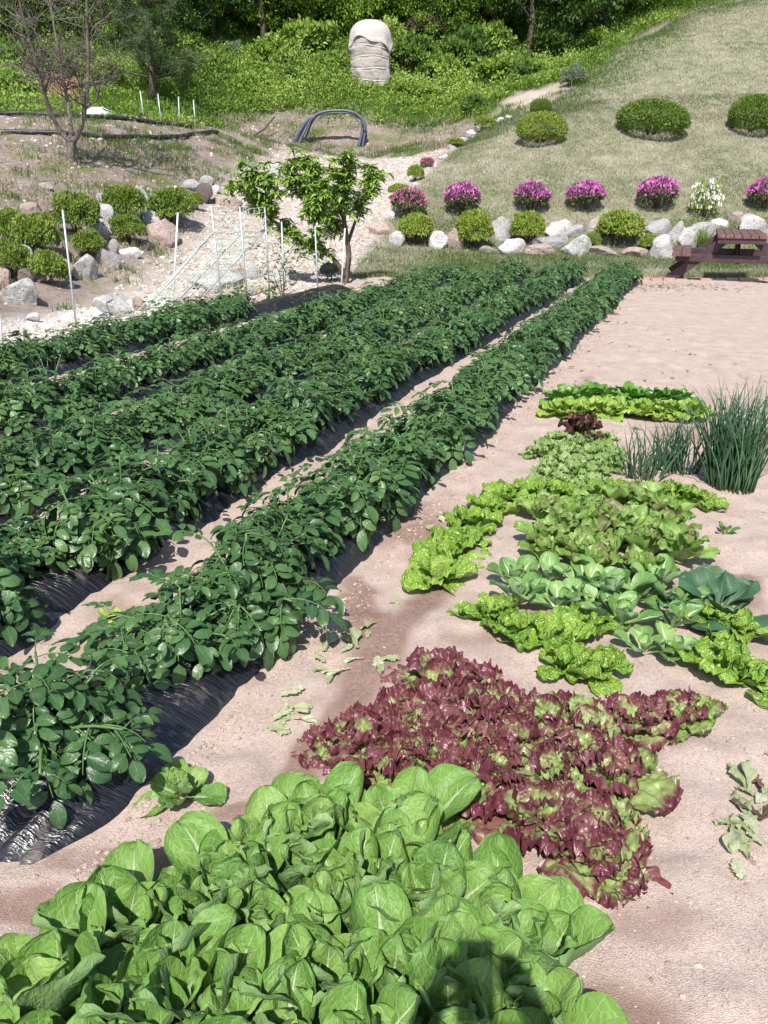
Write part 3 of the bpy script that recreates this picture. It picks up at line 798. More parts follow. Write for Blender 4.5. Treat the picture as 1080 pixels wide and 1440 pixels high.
# red lettuces behind them
red_rows = in_bed([(480, 1075), (545, 985), (580, 955), (700, 985), (840, 985), (940, 1010), (890, 1060), (890, 1150), (850, 1235), (780, 1210), (700, 1150), (560, 1130)], .150, 5, .26, -.1)
for ri, row in enumerate(red_rows):
    for ci, w in enumerate(row):
        pale = (ri, ci) in ((1, 2), (2, 3), (4, 4), (5, 3), (3, 1), (6, 2))
        side = f"{ordinal(ci + 1)} from left, {ordinal(ri + 1)} row from the cabbages"
        if pale: plant('pale_lettuce', PALE[rng.randrange(3)], label=f"pale green lettuce with reddish rims, {side}", cat='lettuce', group='lettuces in the red bed', xy=w, s=rng.uniform(.9, 1.1))
        else: plant('red_lettuce', RED[rng.randrange(7)], label=f"frilly purple red lettuce, {side}", cat='lettuce', group='lettuces in the red bed', xy=w, s=rng.uniform(.85, 1.12))
for (px, py, s, lab) in [(470, 1062, .72, "small purple red lettuce at the path end beside the cabbages"), (955, 1012, .8, "purple red lettuce at the far right tip of the red bed"),
                         (853, 1225, .85, "dark purple red lettuce at the near right tip of the red bed"), (830, 1180, .95, "dark purple red lettuce just behind the near right tip")]:
    plant('red_lettuce', RED[rng.randrange(7)], px, py, lab, 'lettuce', 'lettuces in the red bed', s)
plant('bright_lettuce', BRI[2], 978, 1005, "small bright green lettuce peeping out beside the red bed tip", 'lettuce', None, .55)
# bright green lettuces: an L round the bed
BR = [(615, 815, 1.0), (628, 785, 1.05), (655, 770, .95), (665, 740, .95), (690, 722, .9), (705, 705, .9), (735, 700, .9), (765, 697, .85), (795, 700, .85),
      (868, 698, .9), (905, 700, .9), (935, 702, .95), (965, 706, .95), (985, 712, .8)]
for k, (px, py, s) in enumerate(BR):
    left = k < 9
    lab = f"glossy bright green lettuce, {ordinal(k + 1)} along the left bed edge from the near end" if left else f"glossy bright green lettuce, {ordinal(k - 8)} from the left in front of the scallions"
    plant('bright_lettuce', BRI[rng.randrange(6)], px, py, lab, 'lettuce', 'bright green lettuces round the bed', s)
BR2 = [(690, 872, .85, "crinkled bright green lettuce, leftmost one in front of the pak choi"), (722, 892, .8, "crinkled bright green lettuce, second from the left in front of the pak choi"), (775, 905, 1.0, "largest crinkled bright green lettuce in front of the pak choi"),
       (818, 885, .9, "crinkled bright green lettuce touching the white stalked pak choi"), (795, 940, .85, "crinkled bright green lettuce touching the back of the red bed"), (840, 945, .8, "crinkled bright green lettuce right of the one touching the red bed"),
       (1005, 880, .75, "crinkled bright green lettuce beneath the dark blue green kale"), (1035, 890, .8, "crinkled bright green lettuce overlapping the hanging kale leaf"), (1020, 945, 1.05, "large crinkled bright green lettuce by the right border"), (1058, 965, .85, "crinkled bright green lettuce nearest the pulled weeds")]
for px, py, s, lab in BR2:
    plant('bright_lettuce', BRI[rng.randrange(6)], px, py, lab, 'lettuce', 'crinkled lettuces in front of the pak choi', s)
# olive lettuces
oli_rows = in_bed([(735, 790), (745, 725), (800, 712), (900, 712), (950, 735), (962, 800), (900, 815), (800, 805)], .155, 9, .22)
for ri, row in enumerate(oli_rows):
    for ci, w in enumerate(row):
        plant('olive_lettuce', OLI[rng.randrange(6)], label=f"olive green lettuce with bronze tips, {ordinal(ci + 1)} from left, {ordinal(ri + 1)} row from pak choi", cat='lettuce', group='olive lettuces in the middle of the bed', xy=w, s=rng.uniform(.85, 1.1))
PK = [(722, 822, .85, "small pak choi, leftmost of the patch"), (728, 848, .95, "pak choi left of the one beside the bright lettuce"), (786, 858, 1.0, "pale round leaved pak choi behind the crinkled lettuce"), (772, 822, .9, "pak choi behind the leftmost ones, against the olive lettuces"),
      (822, 832, 1.1, "large pak choi in the middle of the patch with cupped leaves"), (862, 845, 1.05, "pak choi right of the large middle one"), (868, 880, 1.0, "pak choi showing a thick white stalk"), (925, 832, 1.05, "tall pak choi right of the middle, before the olive lettuces"),
      (950, 858, .9, "pak choi touching the dark kale"), (945, 880, .85, "low pak choi in front of the kale"), (903, 918, .75, "small pak choi on bare soil, the left of two"), (942, 922, .72, "small pak choi on bare soil, the right of two"), (838, 862, .85, "pak choi hidden between the large ones"), (895, 845, .85, "pak choi between the white stalked one and the tall one")]
for px, py, s, lab in PK:
    plant('pak_choi', PAK[rng.randrange(5)], px, py, lab, 'pak choi', 'pak choi in the bed', s)
plant('kale', KAL, 1008, 862, "dark blue green kale with broad hanging leaves beside the pak choi", 'kale', None, 1.0, rot=.6)
fri_rows = in_bed([(735, 690), (750, 640), (768, 618), (850, 615), (870, 660), (850, 695), (790, 700)], .15, 13, .25)
for ri, row in enumerate(fri_rows):
    for ci, w in enumerate(row):
        plant('frilly_lettuce', FRI[rng.randrange(5)], label=f"pale frilly lettuce, {ordinal(ci + 1)} from the left, {ordinal(ri + 1)} row behind the olive lettuces", cat='lettuce', group='pale frilly lettuces', xy=w, s=rng.uniform(.7, .95))
plant('dark_lettuce', DRK, 818, 612, "single dark bronze red lettuce among the green ones", 'lettuce', None, 1.05)
for k in range(9):
    plant('leaf_vegetable', SPI[rng.randrange(4)], 782 + k * 21 + rng.uniform(-4, 4), 568 + rng.uniform(-3, 3), f"mid green leafy vegetable, {ordinal(k + 1)} from the left in the farthest bed row", 'leaf vegetable', 'leafy vegetables in the farthest bed row', rng.uniform(1.1, 1.25))
for k in range(9):
    plant('yellow_green_lettuce', YEL[rng.randrange(4)], 785 + k * 24 + rng.uniform(-4, 4), 584 + rng.uniform(-4, 4), f"yellow green lettuce, {ordinal(k + 1)} from the left in the row before the farthest", 'lettuce', 'yellow green lettuces in the back row', rng.uniform(1.2, 1.4))
# scallions
plant('scallion_clump', onion_mesh(1, 240, .125, .60, .13), 1026, 684, "tall dense clump of dark green scallions at the right edge of the bed", 'scallions', None, 1.0, 0)
plant('scallion_clump', onion_mesh(2, 46, .09, .36, .25), 905, 674, "short sparse clump of scallions, leftmost of the three", 'scallions', None, 1.0, 0)
plant('scallion_clump', onion_mesh(3, 80, .12, .35, .2), 950, 662, "short clump of thin scallions between the other two clumps", 'scallions', None, 1.0, 0)
plant('scallion_clump', onion_mesh(4, 12, .06, .42, .5), xy=(-2.62, 6.15), label="few blue green scallion blades at the near end of the leftmost potato row", cat='scallions', s=1.15, rot=0)
plant('beet_seedling', BEET, 1018, 752, "tiny seedling with two upright leaves alone on bare soil", 'seedling', None, 1.0)
plant('young_plant', SEED, 160, 888, "small yellow green plant in the path between the two right potato rows", 'young plant', None, .9)
# ------------------------------------------------------------------ stones
def granite():
    t = NT('granite')
    oc = t.objc(); P = t.pos()
    oi = t.n('ShaderNodeObjectInfo')
    a = t.noise(P, 5, 5, .65); b = t.noise(P, 70, 3, .7); c = t.noise(P, 22, 3, .6)
    col = t.mix(t.step(b, .42, .62), t.mix(.36, oi.outputs['Color'], (.16, .15, .145)), oi.outputs['Color'])
    col = t.mix(t.math('MULTIPLY', t.step(a, .50, .68), .5), col, (.30, .24, .19))
    col = t.mix(t.math('MULTIPLY', t.step(c, .56, .66), .6), col, (.13, .125, .12))
    h = t.math('ADD', t.math('MULTIPLY', a, 2.2), t.math('ADD', b, c))
    return t.done(t.bsdf(col, .85, .25, t.bump(h, .9, .03)))
M_rock = granite()
def rock_mesh(seed, flat=1.0):
    r = random.Random(seed)
    bm = bmesh.new(); bmesh.ops.create_icosphere(bm, subdivisions=4, radius=1)
    V = np.array([v.co[:] for v in bm.verts]); T = np.array([[v.index for v in f.verts] for f in bm.faces]); bm.free()
    for k in range(r.randint(8, 12)):                 # quarried faces
        n = unit(np.array([r.gauss(0, 1), r.gauss(0, 1), r.gauss(0, .8)])); d = r.uniform(.50, .84)
        e = V @ n - d
        V = V - np.where(e > 0, e, 0)[:, None] * n * .95
    off = Vector((seed * 3.1, seed * 1.7, 0))
    ns = np.array([mnoise.fractal(Vector(v) * 1.3 + off, 1.0, 2.1, 5) for v in V])
    ns2 = np.array([mnoise.fractal(Vector(v) * 4.0 + off, 1.0, 2.1, 4) for v in V])
    V = V * (1 + .10 * ns + .05 * ns2)[:, None]
    V = V / np.abs(V).max(0)
    return make_mesh('rock', V, np.zeros((0, 4), int), T, M_rock)
ROCKS = [rock_mesh(i) for i in range(11)]
WHITE, GREY, PINK, TAN, DARK = (.68, .665, .65, 1), (.47, .46, .455, 1), (.50, .385, .335, 1), (.49, .43, .37, 1), (.16, .12, .11, 1)
def rock(px, py, w, h, col, label, group, deep=.8, seed=None):
    """px, py: the middle of the stone; w, h its size in the picture"""
    r = random.Random(int(px * 7 + py * 13))
    p = pix(px, py + h * .42); k = pxm(p)
    W, Hh = w / k * 1.14, h / k * 1.25
    o = link('rock', ROCKS[r.randrange(11) if seed is None else seed], None, (p[0], p[1] + W * deep * .35, p[2] + Hh * .26), (r.uniform(-.15, .15), r.uniform(-.12, .12), r.choice([0, 3.14]) + r.uniform(-.5, .5)), (W * .56, W * .5 * deep, Hh * .62))
    j = r.uniform(.85, 1.12)
    o.color = (col[0] * j, col[1] * j * r.uniform(.97, 1.02), col[2] * j, 1)
    return tag(o, label, 'rock', group)
GR = 'rocks edging the grass mound'
for a in [
    (537, 321, 32, 22, PINK, "pinkish rock at the left end of the mound edging beside the track"), (560, 338, 22, 18, WHITE, "small white rock behind the first clipped bush of the edging"),
    (615, 341, 26, 22, WHITE, "white rock between the first and second clipped bushes"), (640, 340, 20, 26, PINK, "small brownish rock left of the second clipped bush"),
    (706, 327, 28, 30, GREY, "grey rock right of the second clipped bush"), (720, 349, 34, 26, WHITE, "bright white low rock below the grey one, right of the second clipped bush"),
    (688, 353, 22, 12, TAN, "tan low rock at the foot of the second clipped bush"),
    (785, 326, 36, 32, WHITE, "broad pale rock right of the third clipped bush"), (764, 353, 44, 13, PINK, "flat pink rock at the foot of the third clipped bush"), (776, 344, 34, 16, GREY, "grey low rock above the flat pink one"),
    (812, 326, 26, 22, GREY, "round grey rock between the broad pale rock and the big clipped bush"), (812, 348, 36, 27, WHITE, "white rock low in front between the flat pink and tan rocks"),
    (839, 321, 26, 24, WHITE, "whitish rock behind the left side of the biggest clipped bush"), (853, 356, 42, 13, TAN, "flat tan rock at the foot of the biggest clipped bush"),
    (897, 355, 34, 18, PINK, "pink rock at the right foot of the biggest clipped bush"), (902, 338, 14, 16, WHITE, "small white rock between the biggest bush and the small yellowish bush"),
    (926, 323, 34, 30, GREY, "large rounded grey rock behind the small yellowish bush"), (950, 328, 18, 28, WHITE, "narrow white rock right of the large rounded grey one"),
    (935, 352, 32, 30, WHITE, "white boulder right of the small yellowish bush"), (968, 338, 28, 40, WHITE, "tall white rock behind the left bench of the table"),
    (991, 326, 40, 34, GREY, "wide pale grey rock behind the picnic table top"), (1064, 322, 44, 32, WHITE, "large white rock behind the right end of the picnic table"), (1040, 306, 22, 12, PINK, "small pinkish rock left of the large white one behind the table"), (1012, 316, 24, 12, WHITE, "small white rock just above the wide grey rock"),
    (755, 340, 14, 14, GREY, "small grey rock beside the third clipped bush"), (1120, 330, 60, 40, WHITE, "white boulder beyond the table end")]:
    rock(*a, GR)
GL = 'rocks of the bank along the track'
for a in [
    (12, 305, 40, 32, GREY, "big grey rock at the left border above the shrubs"), (44, 299, 34, 20, PINK, "pinkish flat rock right of the big grey one"), (80, 298, 30, 14, TAN, "long low tan rock on the bank above the shrubs"),
    (122, 291, 22, 14, WHITE, "small whitish rock at the top of the bank left of the round shrub"), (148, 303, 24, 22, WHITE, "white rock below the round shrub"), (140, 325, 26, 24, WHITE, "bright rock left of the small low shrub"),
    (142, 281, 18, 13, GREY, "small grey rock above the round shrub"), (198, 277, 17, 24, GREY, "upright grey rock between the two round shrubs"), (190, 287, 14, 14, PINK, "small pinkish rock beside the upright one"), (253, 279, 26, 26, PINK, "smooth pinkish rock left of the dark rock"), (285, 274, 28, 28, DARK, "dark brown rounded rock at the far end of the bank"),
    (268, 261, 22, 12, GREY, "flat grey rock above the dark one"), (290, 257, 16, 14, GREY, "dull grey rock right of the flat one above the dark rock"), (301, 268, 14, 12, WHITE, "small white rock right of the dark one"), (213, 311, 20, 20, WHITE, "small white rock in the gap between the round shrubs"), (226, 327, 38, 34, PINK, "large pink rock at the foot of the right round shrub"),
    (203, 299, 14, 12, WHITE, "tiny white rock above the gap between the round shrubs"), (196, 322, 16, 26, DARK, "dark narrow rock left of the large pink one"), (181, 356, 26, 18, WHITE, "white low rock right below the small low shrub"), (202, 345, 14, 18, DARK, "dark rock right of the white low one"), (151, 363, 28, 26, GREY, "grey pitted rock below the small low shrub"),
    (114, 378, 36, 30, WHITE, "large white rock at the toe of the bank behind the thin pole"), (85, 380, 30, 26, PINK, "pink grey rock between the toe shrub and the large white one"), (31, 366, 32, 30, WHITE, "white rock among the shrubs near the left border"), (22, 413, 46, 34, WHITE, "big white blue tinged rock nearest the left border"), (4, 394, 22, 24, PINK, "pinkish rock at the left border above the big white one"), (35, 392, 22, 20, DARK, "dark brown rock left of the toe shrub"),
    (160, 349, 12, 18, GREY, "narrow grey rock under the shrubs beside the pitted one"), (315, 284, 40, 24, PINK, "wide pinkish rock on the track side behind the netting"), (385, 240, 18, 16, WHITE, "white rock on the track left of the fruit tree crown"), (46, 447, 18, 10, WHITE, "small pale stone on the edge of the white gravel"),
    (158, 436, 58, 28, WHITE, "wide pale rock standing at the edge of the potato field"), (194, 430, 18, 18, PINK, "small red brown rock right of the wide pale one"), (303, 400, 64, 20, WHITE, "flat white rock lying under the netting"), (357, 388, 26, 16, GREY, "grey rock right of the netting"), (390, 391, 26, 18, WHITE, "white rock below the fruit tree limb"), (462, 381, 22, 16, DARK, "dark rock at the foot of the fruit tree"), (335, 382, 22, 14, PINK, "small brown rock behind the right net post"),
    (408, 384, 14, 10, GREY, "small grey stone left of the fruit tree foot"), (64, 262, 22, 8, TAN, "low tan stone on the dirt slope left of the bare tree"), (630, 376, 0, 0, None, None)]:
    if a[5]: rock(*a, GL)
GE = 'white edging stones up the side of the mound'
for k, (px, py, w, h) in enumerate([(548, 304, 12, 12), (557, 294, 12, 9), (584, 262, 9, 12), (578, 272, 10, 11), (650, 196, 16, 8), (664, 188, 16, 8), (679, 180, 14, 7), (693, 174, 14, 6), (706, 169, 13, 6), (718, 165, 12, 5), (612, 232, 10, 8), (624, 221, 11, 7), (636, 207, 12, 8)]):
    rock(px, py, w, h, WHITE, f"small white stone up the mound side, {ordinal(k + 1)} from the clipped bushes", GE)

# loose pebbles on the track and the soil: too many to count
def pebbles(name, n, seed, sampler, rmin, rmax, mat):
    r = np.random.RandomState(seed)
    bm = bmesh.new(); bmesh.ops.create_icosphere(bm, subdivisions=1, radius=1)
    B = np.array([v.co[:] for v in bm.verts]); T = np.array([[v.index for v in f.verts] for f in bm.faces]); bm.free()
    P = sampler(r, n); n = len(P)
    s = rmin * (rmax / rmin) ** (r.rand(n) ** 2.2)
    sc3 = s[:, None] * np.c_[r.uniform(.7, 1.3, n), r.uniform(.7, 1.3, n), r.uniform(.45, .9, n)]
    a = r.uniform(0, 6.28, n); c, sn = np.cos(a), np.sin(a)
    jb = B[None] * (1 + r.uniform(-.22, .22, (n, len(B), 1)))
    L = jb * sc3[:, None, :]
    V = np.stack([L[..., 0] * c[:, None] - L[..., 1] * sn[:, None], L[..., 0] * sn[:, None] + L[..., 1] * c[:, None], L[..., 2]], -1) + P[:, None, :]
    TT = (T[None] + (np.arange(n) * len(B))[:, None, None]).reshape(-1, 3)
    rn = np.repeat(r.rand(n), len(B))
    return tag(link(name, make_mesh(name, V.reshape(-1, 3), np.zeros((0, 4), int), TT, mat, RN=rn, smooth=False)), kind='stuff')
def stone_mat(name, stops):
    t = NT(name)
    return t.done(t.bsdf(t.mix(t.math('MULTIPLY', t.noise(t.pos(), 60, 3), .5), t.ramp(t.attr('rnd'), stops), (.3, .25, .2)), .9, .2))
M_peb = stone_mat('track_stone', [(0, (.28, .24, .205)), (.4, (.42, .375, .335)), (.8, (.54, .50, .455)), (1, (.70, .675, .635))])
M_grit = stone_mat('soil_grit', [(0, (.24, .155, .12)), (.4, (.38, .285, .24)), (.9, (.47, .37, .315)), (1, (.58, .50, .44))])
_FZ = None
def ground_z(x, y):
    """height of the finished ground, relief included"""
    ix = np.clip(np.searchsorted(gx, x) - 1, 0, len(gx) - 2); iy = np.clip(np.searchsorted(gy, y) - 1, 0, len(gy) - 2)
    fx_ = (x - gx[ix]) / (gx[ix + 1] - gx[ix]); fy_ = (y - gy[iy]) / (gy[iy + 1] - gy[iy])
    Z = zz.reshape(GX.shape)
    return (Z[iy, ix] * (1 - fx_) + Z[iy, ix + 1] * fx_) * (1 - fy_) + (Z[iy + 1, ix] * (1 - fx_) + Z[iy + 1, ix + 1] * fx_) * fy_
def samp_poly(poly, pad=0, dens=None):
    lo, hi = poly.min(0), poly.max(0)
    def f(r, n):
        Q = r.uniform(lo, hi, (n, 2)); Q = Q[sdpoly(Q, poly) > pad + r.uniform(-.25, .25, n)]
        if dens is not None: Q = Q[r.rand(len(Q)) < dens(Q)]
        return np.c_[Q, ground_z(Q[:, 0], Q[:, 1])]
    return f
pebbles('track_gravel', 36000, 1, samp_poly(PATH, .1), .008, .060, M_peb)
pebbles('fine_gravel', 16000, 4, samp_poly(GRAVEL), .009, .022, stone_mat('white_gravel', [(0, (.45, .43, .41)), (1, (.78, .76, .73))]))
def samp_soil(r, n):
    Q = np.c_[r.uniform(-3.2, 3.6, n), .5 + 6.5 * r.rand(n) ** 1.6]
    Q = Q[(fbm(Q[:, 0] * 2.5, Q[:, 1] * 2.5, 401, 3) + r.normal(0, .08, n)) > .44]
    # crumbs gather where the earth was heaped against the films
    yb = r.uniform(1.4, 9, n); E_ = np.c_[-1.35 + .41 * yb + np.abs(r.normal(0, .07, n)), yb]
    Q = np.concatenate([Q, E_[:n // 7]])
    return np.c_[Q, ground_z(Q[:, 0], Q[:, 1])]
pebbles('soil_grit', 34000, 2, samp_soil, .0018, .0088, M_grit)
bank_poly = np.concatenate([wpoly([(-40, 440), (60, 420), (230, 370), (300, 280), (400, 205), (640, 200), (690, 160), (400, 150), (200, 160), (-60, 165)])])
pebbles('bank_stones', 5000, 3, samp_poly(bank_poly), .015, .07, M_peb)

# ------------------------------------------------------------------ shrubs
M_box = simple_leaf('boxwood_leaf', [(.15, (.12, .185, .022)), (.5, (.215, .295, .04)), (.85, (.36, .42, .08))], .45, .25, .4, 5, .3)
M_azleaf = simple_leaf('azalea_leaf', [(.15, (.035, .065, .016)), (.5, (.065, .110, .024)), (.85, (.13, .18, .045))], .5, .25, .4, 5, .3)
M_topi = simple_leaf('yew_leaf', [(.15, (.06, .12, .014)), (.5, (.115, .20, .022)), (.85, (.22, .31, .04))], .5, .22, .4, 7, .3)
M_bank = simple_leaf('bank_shrub_leaf', [(.15, (.075, .13, .016)), (.5, (.14, .22, .03)), (.85, (.27, .34, .06))], .5, .25, .4, 5, .3)
M_pinkfl = simple_leaf('pink_blossom', [(.1, (.38, .05, .27)), (.5, (.60, .14, .46)), (.9, (.80, .42, .70))], .6, .35, .2, 5, .2)
M_redfl = simple_leaf('rose_blossom', [(.1, (.42, .06, .20)), (.5, (.56, .15, .32)), (.9, (.70, .34, .48))], .6, .35, .2, 5, .2)
M_whitefl = simple_leaf('white_blossom', [(.1, (.70, .70, .68)), (.9, (.86, .86, .84))], .6, .3, .2, 5, .2)
M_twig = bark_material('shrub_twig', (.06, .045, .035), (.14, .11, .085), 30)
M_bark = bark_material('bark', (.05, .04, .032), (.15, .125, .10), 12)
M_greybark = bark_material('grey_bark', (.075, .062, .052), (.22, .19, .17), 16)

def shrub_mesh(seed, n, leaf, mat, dome=.9, lump=.18, fill=.55, low=-.25, up=.5, name='foliage', top_only=False, width=.45):
    """unit shrub: radius 1 across, 1 high, leaves thick towards the outside of an uneven form"""
    r = np.random.RandomState(seed); g = G()
    D = rand_dir(r, n)
    D[:, 2] = np.where(D[:, 2] < low, np.abs(D[:, 2]), D[:, 2])
    D = unit(D)
    lum = np.array([mnoise.fractal(Vector(d) * 2.0 + Vector((seed, 0, 0)), 1, 2, 3) for d in D]) * lump
    rad = (1 + lum) * (fill + (1 - fill) * r.rand(n) ** .45)
    if top_only: rad = (1 + lum) * r.uniform(.94, 1.05, n)
    P = D * rad[:, None] * np.array([1, 1, .5]) + np.array([0, 0, .5])
    P[:, 2] = np.maximum(P[:, 2], .02)
    out = unit(D * .8 + rand_dir(r, n) * .75 + np.array([0, 0, up]))
    nn = unit(D + rand_dir(r, n) * .6 + np.array([0, 0, .4]))
    rn = np.clip(.5 + lum * 1.4 + r.normal(0, .17, n), 0, 1)
    s = r.uniform(.7, 1.3, n) * leaf
    quad_leaves(g, P, out, nn, s, s * width, rn)
    return g.mesh(name, [mat], smooth=False)
def twig_mesh(seed, n=10, h=.55, r0=.035):
    r = random.Random(seed); g = G()
    for k in range(n):
        a = r.uniform(0, 6.28); q = r.uniform(.15, .75)
        pts = [(.08 * math.cos(a), .08 * math.sin(a), -.12), (q * .4 * math.cos(a), q * .4 * math.sin(a), h * .5), (q * math.cos(a + .2), q * math.sin(a + .2), h * r.uniform(.9, 1.3))]
        tube(g, pts, [r0, r0 * .7, r0 * .3], 5)
    return g.mesh('stems', [M_twig])
SH_BOX = [shrub_mesh(10 + i, 5200, .105, M_box, lump=.20, up=.12, width=.58) for i in range(3)]
SH_TOP = [shrub_mesh(20 + i, 9000, .075, M_topi, lump=.06, fill=.72, low=-.75) for i in range(2)]
SH_TOPY = shrub_mesh(25, 7500, .085, M_box, lump=.09, fill=.7, low=-.7)
SH_BANK = [shrub_mesh(30 + i, 5200, .105, M_bank, lump=.3, up=.15, width=.58) for i in range(4)]
SH_AZ = [shrub_mesh(40 + i, 3000, .11, M_azleaf, lump=.18, low=-.4, up=.15, width=.55) for i in range(3)]
FL_PINK = [shrub_mesh(50 + i, 1150, .105, M_pinkfl, lump=.18, low=-.12, name='blossoms', top_only=True, width=.85) for i in range(3)]
FL_RED = shrub_mesh(55, 620, .12, M_redfl, lump=.18, low=-.05, name='blossoms', top_only=True, width=.8)
SH_LOOSE = shrub_mesh(46, 1500, .12, M_box, lump=.5, low=-.5, up=.5, fill=.3)
FL_WHITE = shrub_mesh(57, 340, .13, M_whitefl, lump=.45, low=-.2, up=-.3, name='blossoms', top_only=True, width=1.2)
TW = [twig_mesh(60 + i) for i in range(3)]
def shrub(name, px, py, w, h, meshes, label, group, cat='shrub', lift=0.0, tw=True):
    """px, py: centre of the shrub in the picture; w, h its size there"""
    p = pix(px, py + h * .46); k = pxm(p)
    rx, hh = w / k / 2, h / k * 1.03
    parts = [(m.name.split('.')[0], m) for m in meshes]
    if tw: parts.append(('stems', TW[int(px) % 3]))
    o = thing(name, parts, label, cat, group, (p[0], p[1] + rx * .5, p[2] + lift), (rng.gauss(0, .07), rng.gauss(0, .07), rng.uniform(0, 6.28)), (rx * rng.uniform(.93, 1.08), rx * rng.uniform(.93, 1.08), hh * rng.uniform(.94, 1.06)))
    return o
GF = 'clipped bushes between the rocks below the mound'
for k, a in enumerate([(587, 328, 52, 46), (667, 331, 54, 50), (741, 326, 50, 44), (872, 327, 74, 52)]):
    shrub('clipped_bush', a[0], a[1], a[2] * .94, a[3] * .96, [SH_BOX[k % 3]], ["round yellowish green bush, leftmost between the edging rocks", "round yellowish green bush under the second azalea from the left", "round yellowish green bush with pale rocks on both sides, under the third azalea", "biggest yellowish green bush between the rocks"][k], GF)
shrub('clipped_bush', 915, 343, 26, 24, [SH_BOX[0]], "smallest yellowish bush, right of the biggest clipped bush", GF)
shrub('clipped_bush', 832, 342, 20, 22, [SH_BANK[0]], "small fresh green plant left of the biggest clipped bush", GF)
GA = 'azaleas in flower along the foot of the mound'
for k, a in enumerate([(573, 295, 58, 40), (651, 288, 58, 42), (747, 286, 58, 40), (826, 286, 58, 38), (927, 283, 62, 42), (1078, 282, 56, 40)]):
    fl = FL_RED if k == 0 else FL_PINK[k % 3]
    shrub('azalea', a[0], a[1], a[2] * .88, a[3] * .90, [SH_AZ[k % 3], fl], ["rose red azalea at the left corner of the mound", "magenta azalea above the second clipped bush", "magenta azalea above the third clipped bush", "magenta azalea above the round grey rock", "fullest magenta azalea above the large rounded grey rock", "magenta azalea above the right end of the picnic table"][k], GA, 'azalea', .10)
shrub('azalea', 993, 288, 40, 48, [SH_LOOSE, FL_WHITE], "loose white flowering azalea behind the picnic table", GA, 'azalea')
GT = 'clipped shrubs on the grass mound'
shrub('topiary_shrub', 920, 177, 96, 46, [SH_TOP[0]], "wide dark green clipped dome alone in the middle of the mound", GT, lift=.12)
shrub('topiary_shrub', 1062, 172, 70, 44, [SH_TOP[1]], "bright green clipped dome at the right border of the mound", GT, lift=.10)
shrub('topiary_shrub', 762, 189, 66, 38, [SH_TOPY], "yellow green clipped globe with a small round tuft behind it", GT, lift=.08)
shrub('topiary_shrub', 761, 155, 29, 19, [SH_TOP[1]], "small round clipped shrub just behind the yellow green globe", GT, lift=.05)
GS = 'small shrubs up the side of the mound'
for k, (px, py, w, h) in enumerate([(563, 271, 34, 18), (583, 247, 24, 22), (642, 203, 24, 12), (681, 176, 28, 20)]):
    shrub('edging_shrub', px, py, w, h, [SH_BOX[k % 3]], f"low yellow green shrub up the mound side, {ordinal(k + 1)} from the azaleas", GS)
shrub('edging_shrub', 601, 231, 20, 14, [SH_AZ[0], FL_RED], "tiny shrub with a few pink flowers up the mound side", GS)
GB = 'shrubs on the rocky bank'
for k, a in enumerate([(177, 296, 50, 46), (240, 299, 58, 48), (177, 331, 42, 34), (105, 312, 62, 54), (48, 341, 60, 56), (63, 388, 46, 44), (124, 351, 44, 38), (14, 330, 42, 44), (10, 372, 44, 44), (276, 288, 18, 20), (120, 300, 30, 30)]):
    shrub('bank_shrub', a[0], a[1] - 2, a[2] * 1.04, a[3] * 1.06, [SH_BANK[k % 4]], ["round shrub at the top of the rocky bank, left of the upright grey rock", "round shrub right of the upright grey rock", "small low shrub below the left round one", "large shrub left of the small low one", "widest shrub of the bank, left of the thin pole", "shrub at the toe of the bank beside the big white blue rock",
          "shrub right of the thin pole above the large white rock", "shrub at the left border below the big grey rock", "lower shrub at the left border", "tiny shrub beside the dark brown rock", "shrub crowning the bank behind the large one"][k], GB)
# ------------------------------------------------------------------ picnic table
def paint(name, a, b):
    t = NT(name)
    mp = t.n('ShaderNodeMapping', None, Vector=t.objc(), Scale=(9, .8, 9))
    n = t.noise(mp.outputs[0], 4, 5, .65); w = t.noise(t.objc(), 7, 4)
    col = t.mix(t.step(t.math('ADD', t.math('MULTIPLY', n, .6), t.math('MULTIPLY', w, .4)), .40, .62), a, b)
    return t.done(t.bsdf(col, .55, .4, t.bump(n, .4, .006)))
M_top = paint('weathered_maroon_paint', (.10, .050, .050), (.185, .108, .104))
M_leg = paint('dark_maroon_paint', (.042, .021, .027), (.075, .038, .044))
TX, TY, TL = 6.02, 14.36, 2.05
tb = thing('picnic_table', [], "maroon wooden picnic table with attached benches standing on the turf edge", 'picnic table', None, (TX, TY, 0), (0, 0, R(-20)), .96)
def part(name, boxes, mat, parent=tb):
    g = G()
    for b in boxes: box(g, *b[:2], rot=b[2] if len(b) > 2 else None, bev=.008)
    return link(name, g.mesh(name, [mat], smooth=False), parent)
part('tabletop', [((-.32 + .128 * k, 0, .755), (.120, TL, .055)) for k in range(6)], M_top)
part('apron', [((0, y, .685), (.74, .045, .09)) for y in (-TL / 2 + .05, TL / 2 - .05)] + [((0, 0, .70), (.68, .08, .06))], M_leg)
for s in (-1, 1):
    part('bench_seat', [((s * (.84 + .155 * k), 0, .452), (.148, TL, .055)) for k in range(2)], M_top)
for y, in ((-TL / 2 + .26,), (TL / 2 - .26,)):
    part('bench_beam', [((0, y, .385), (2.02, .05, .125))], M_leg)
    for s in (-1, 1):
        ang = math.atan2(.70, .86)
        part('leg', [((s * .67, y + .047, .345), (1.08, .06, .150), roty(s * ang))], M_leg)
for y, sg in ((-.48, 1), (.48, -1)): part('brace', [((0, y, .50), (.05, .62, .07), rotx(sg * .62))], M_leg)
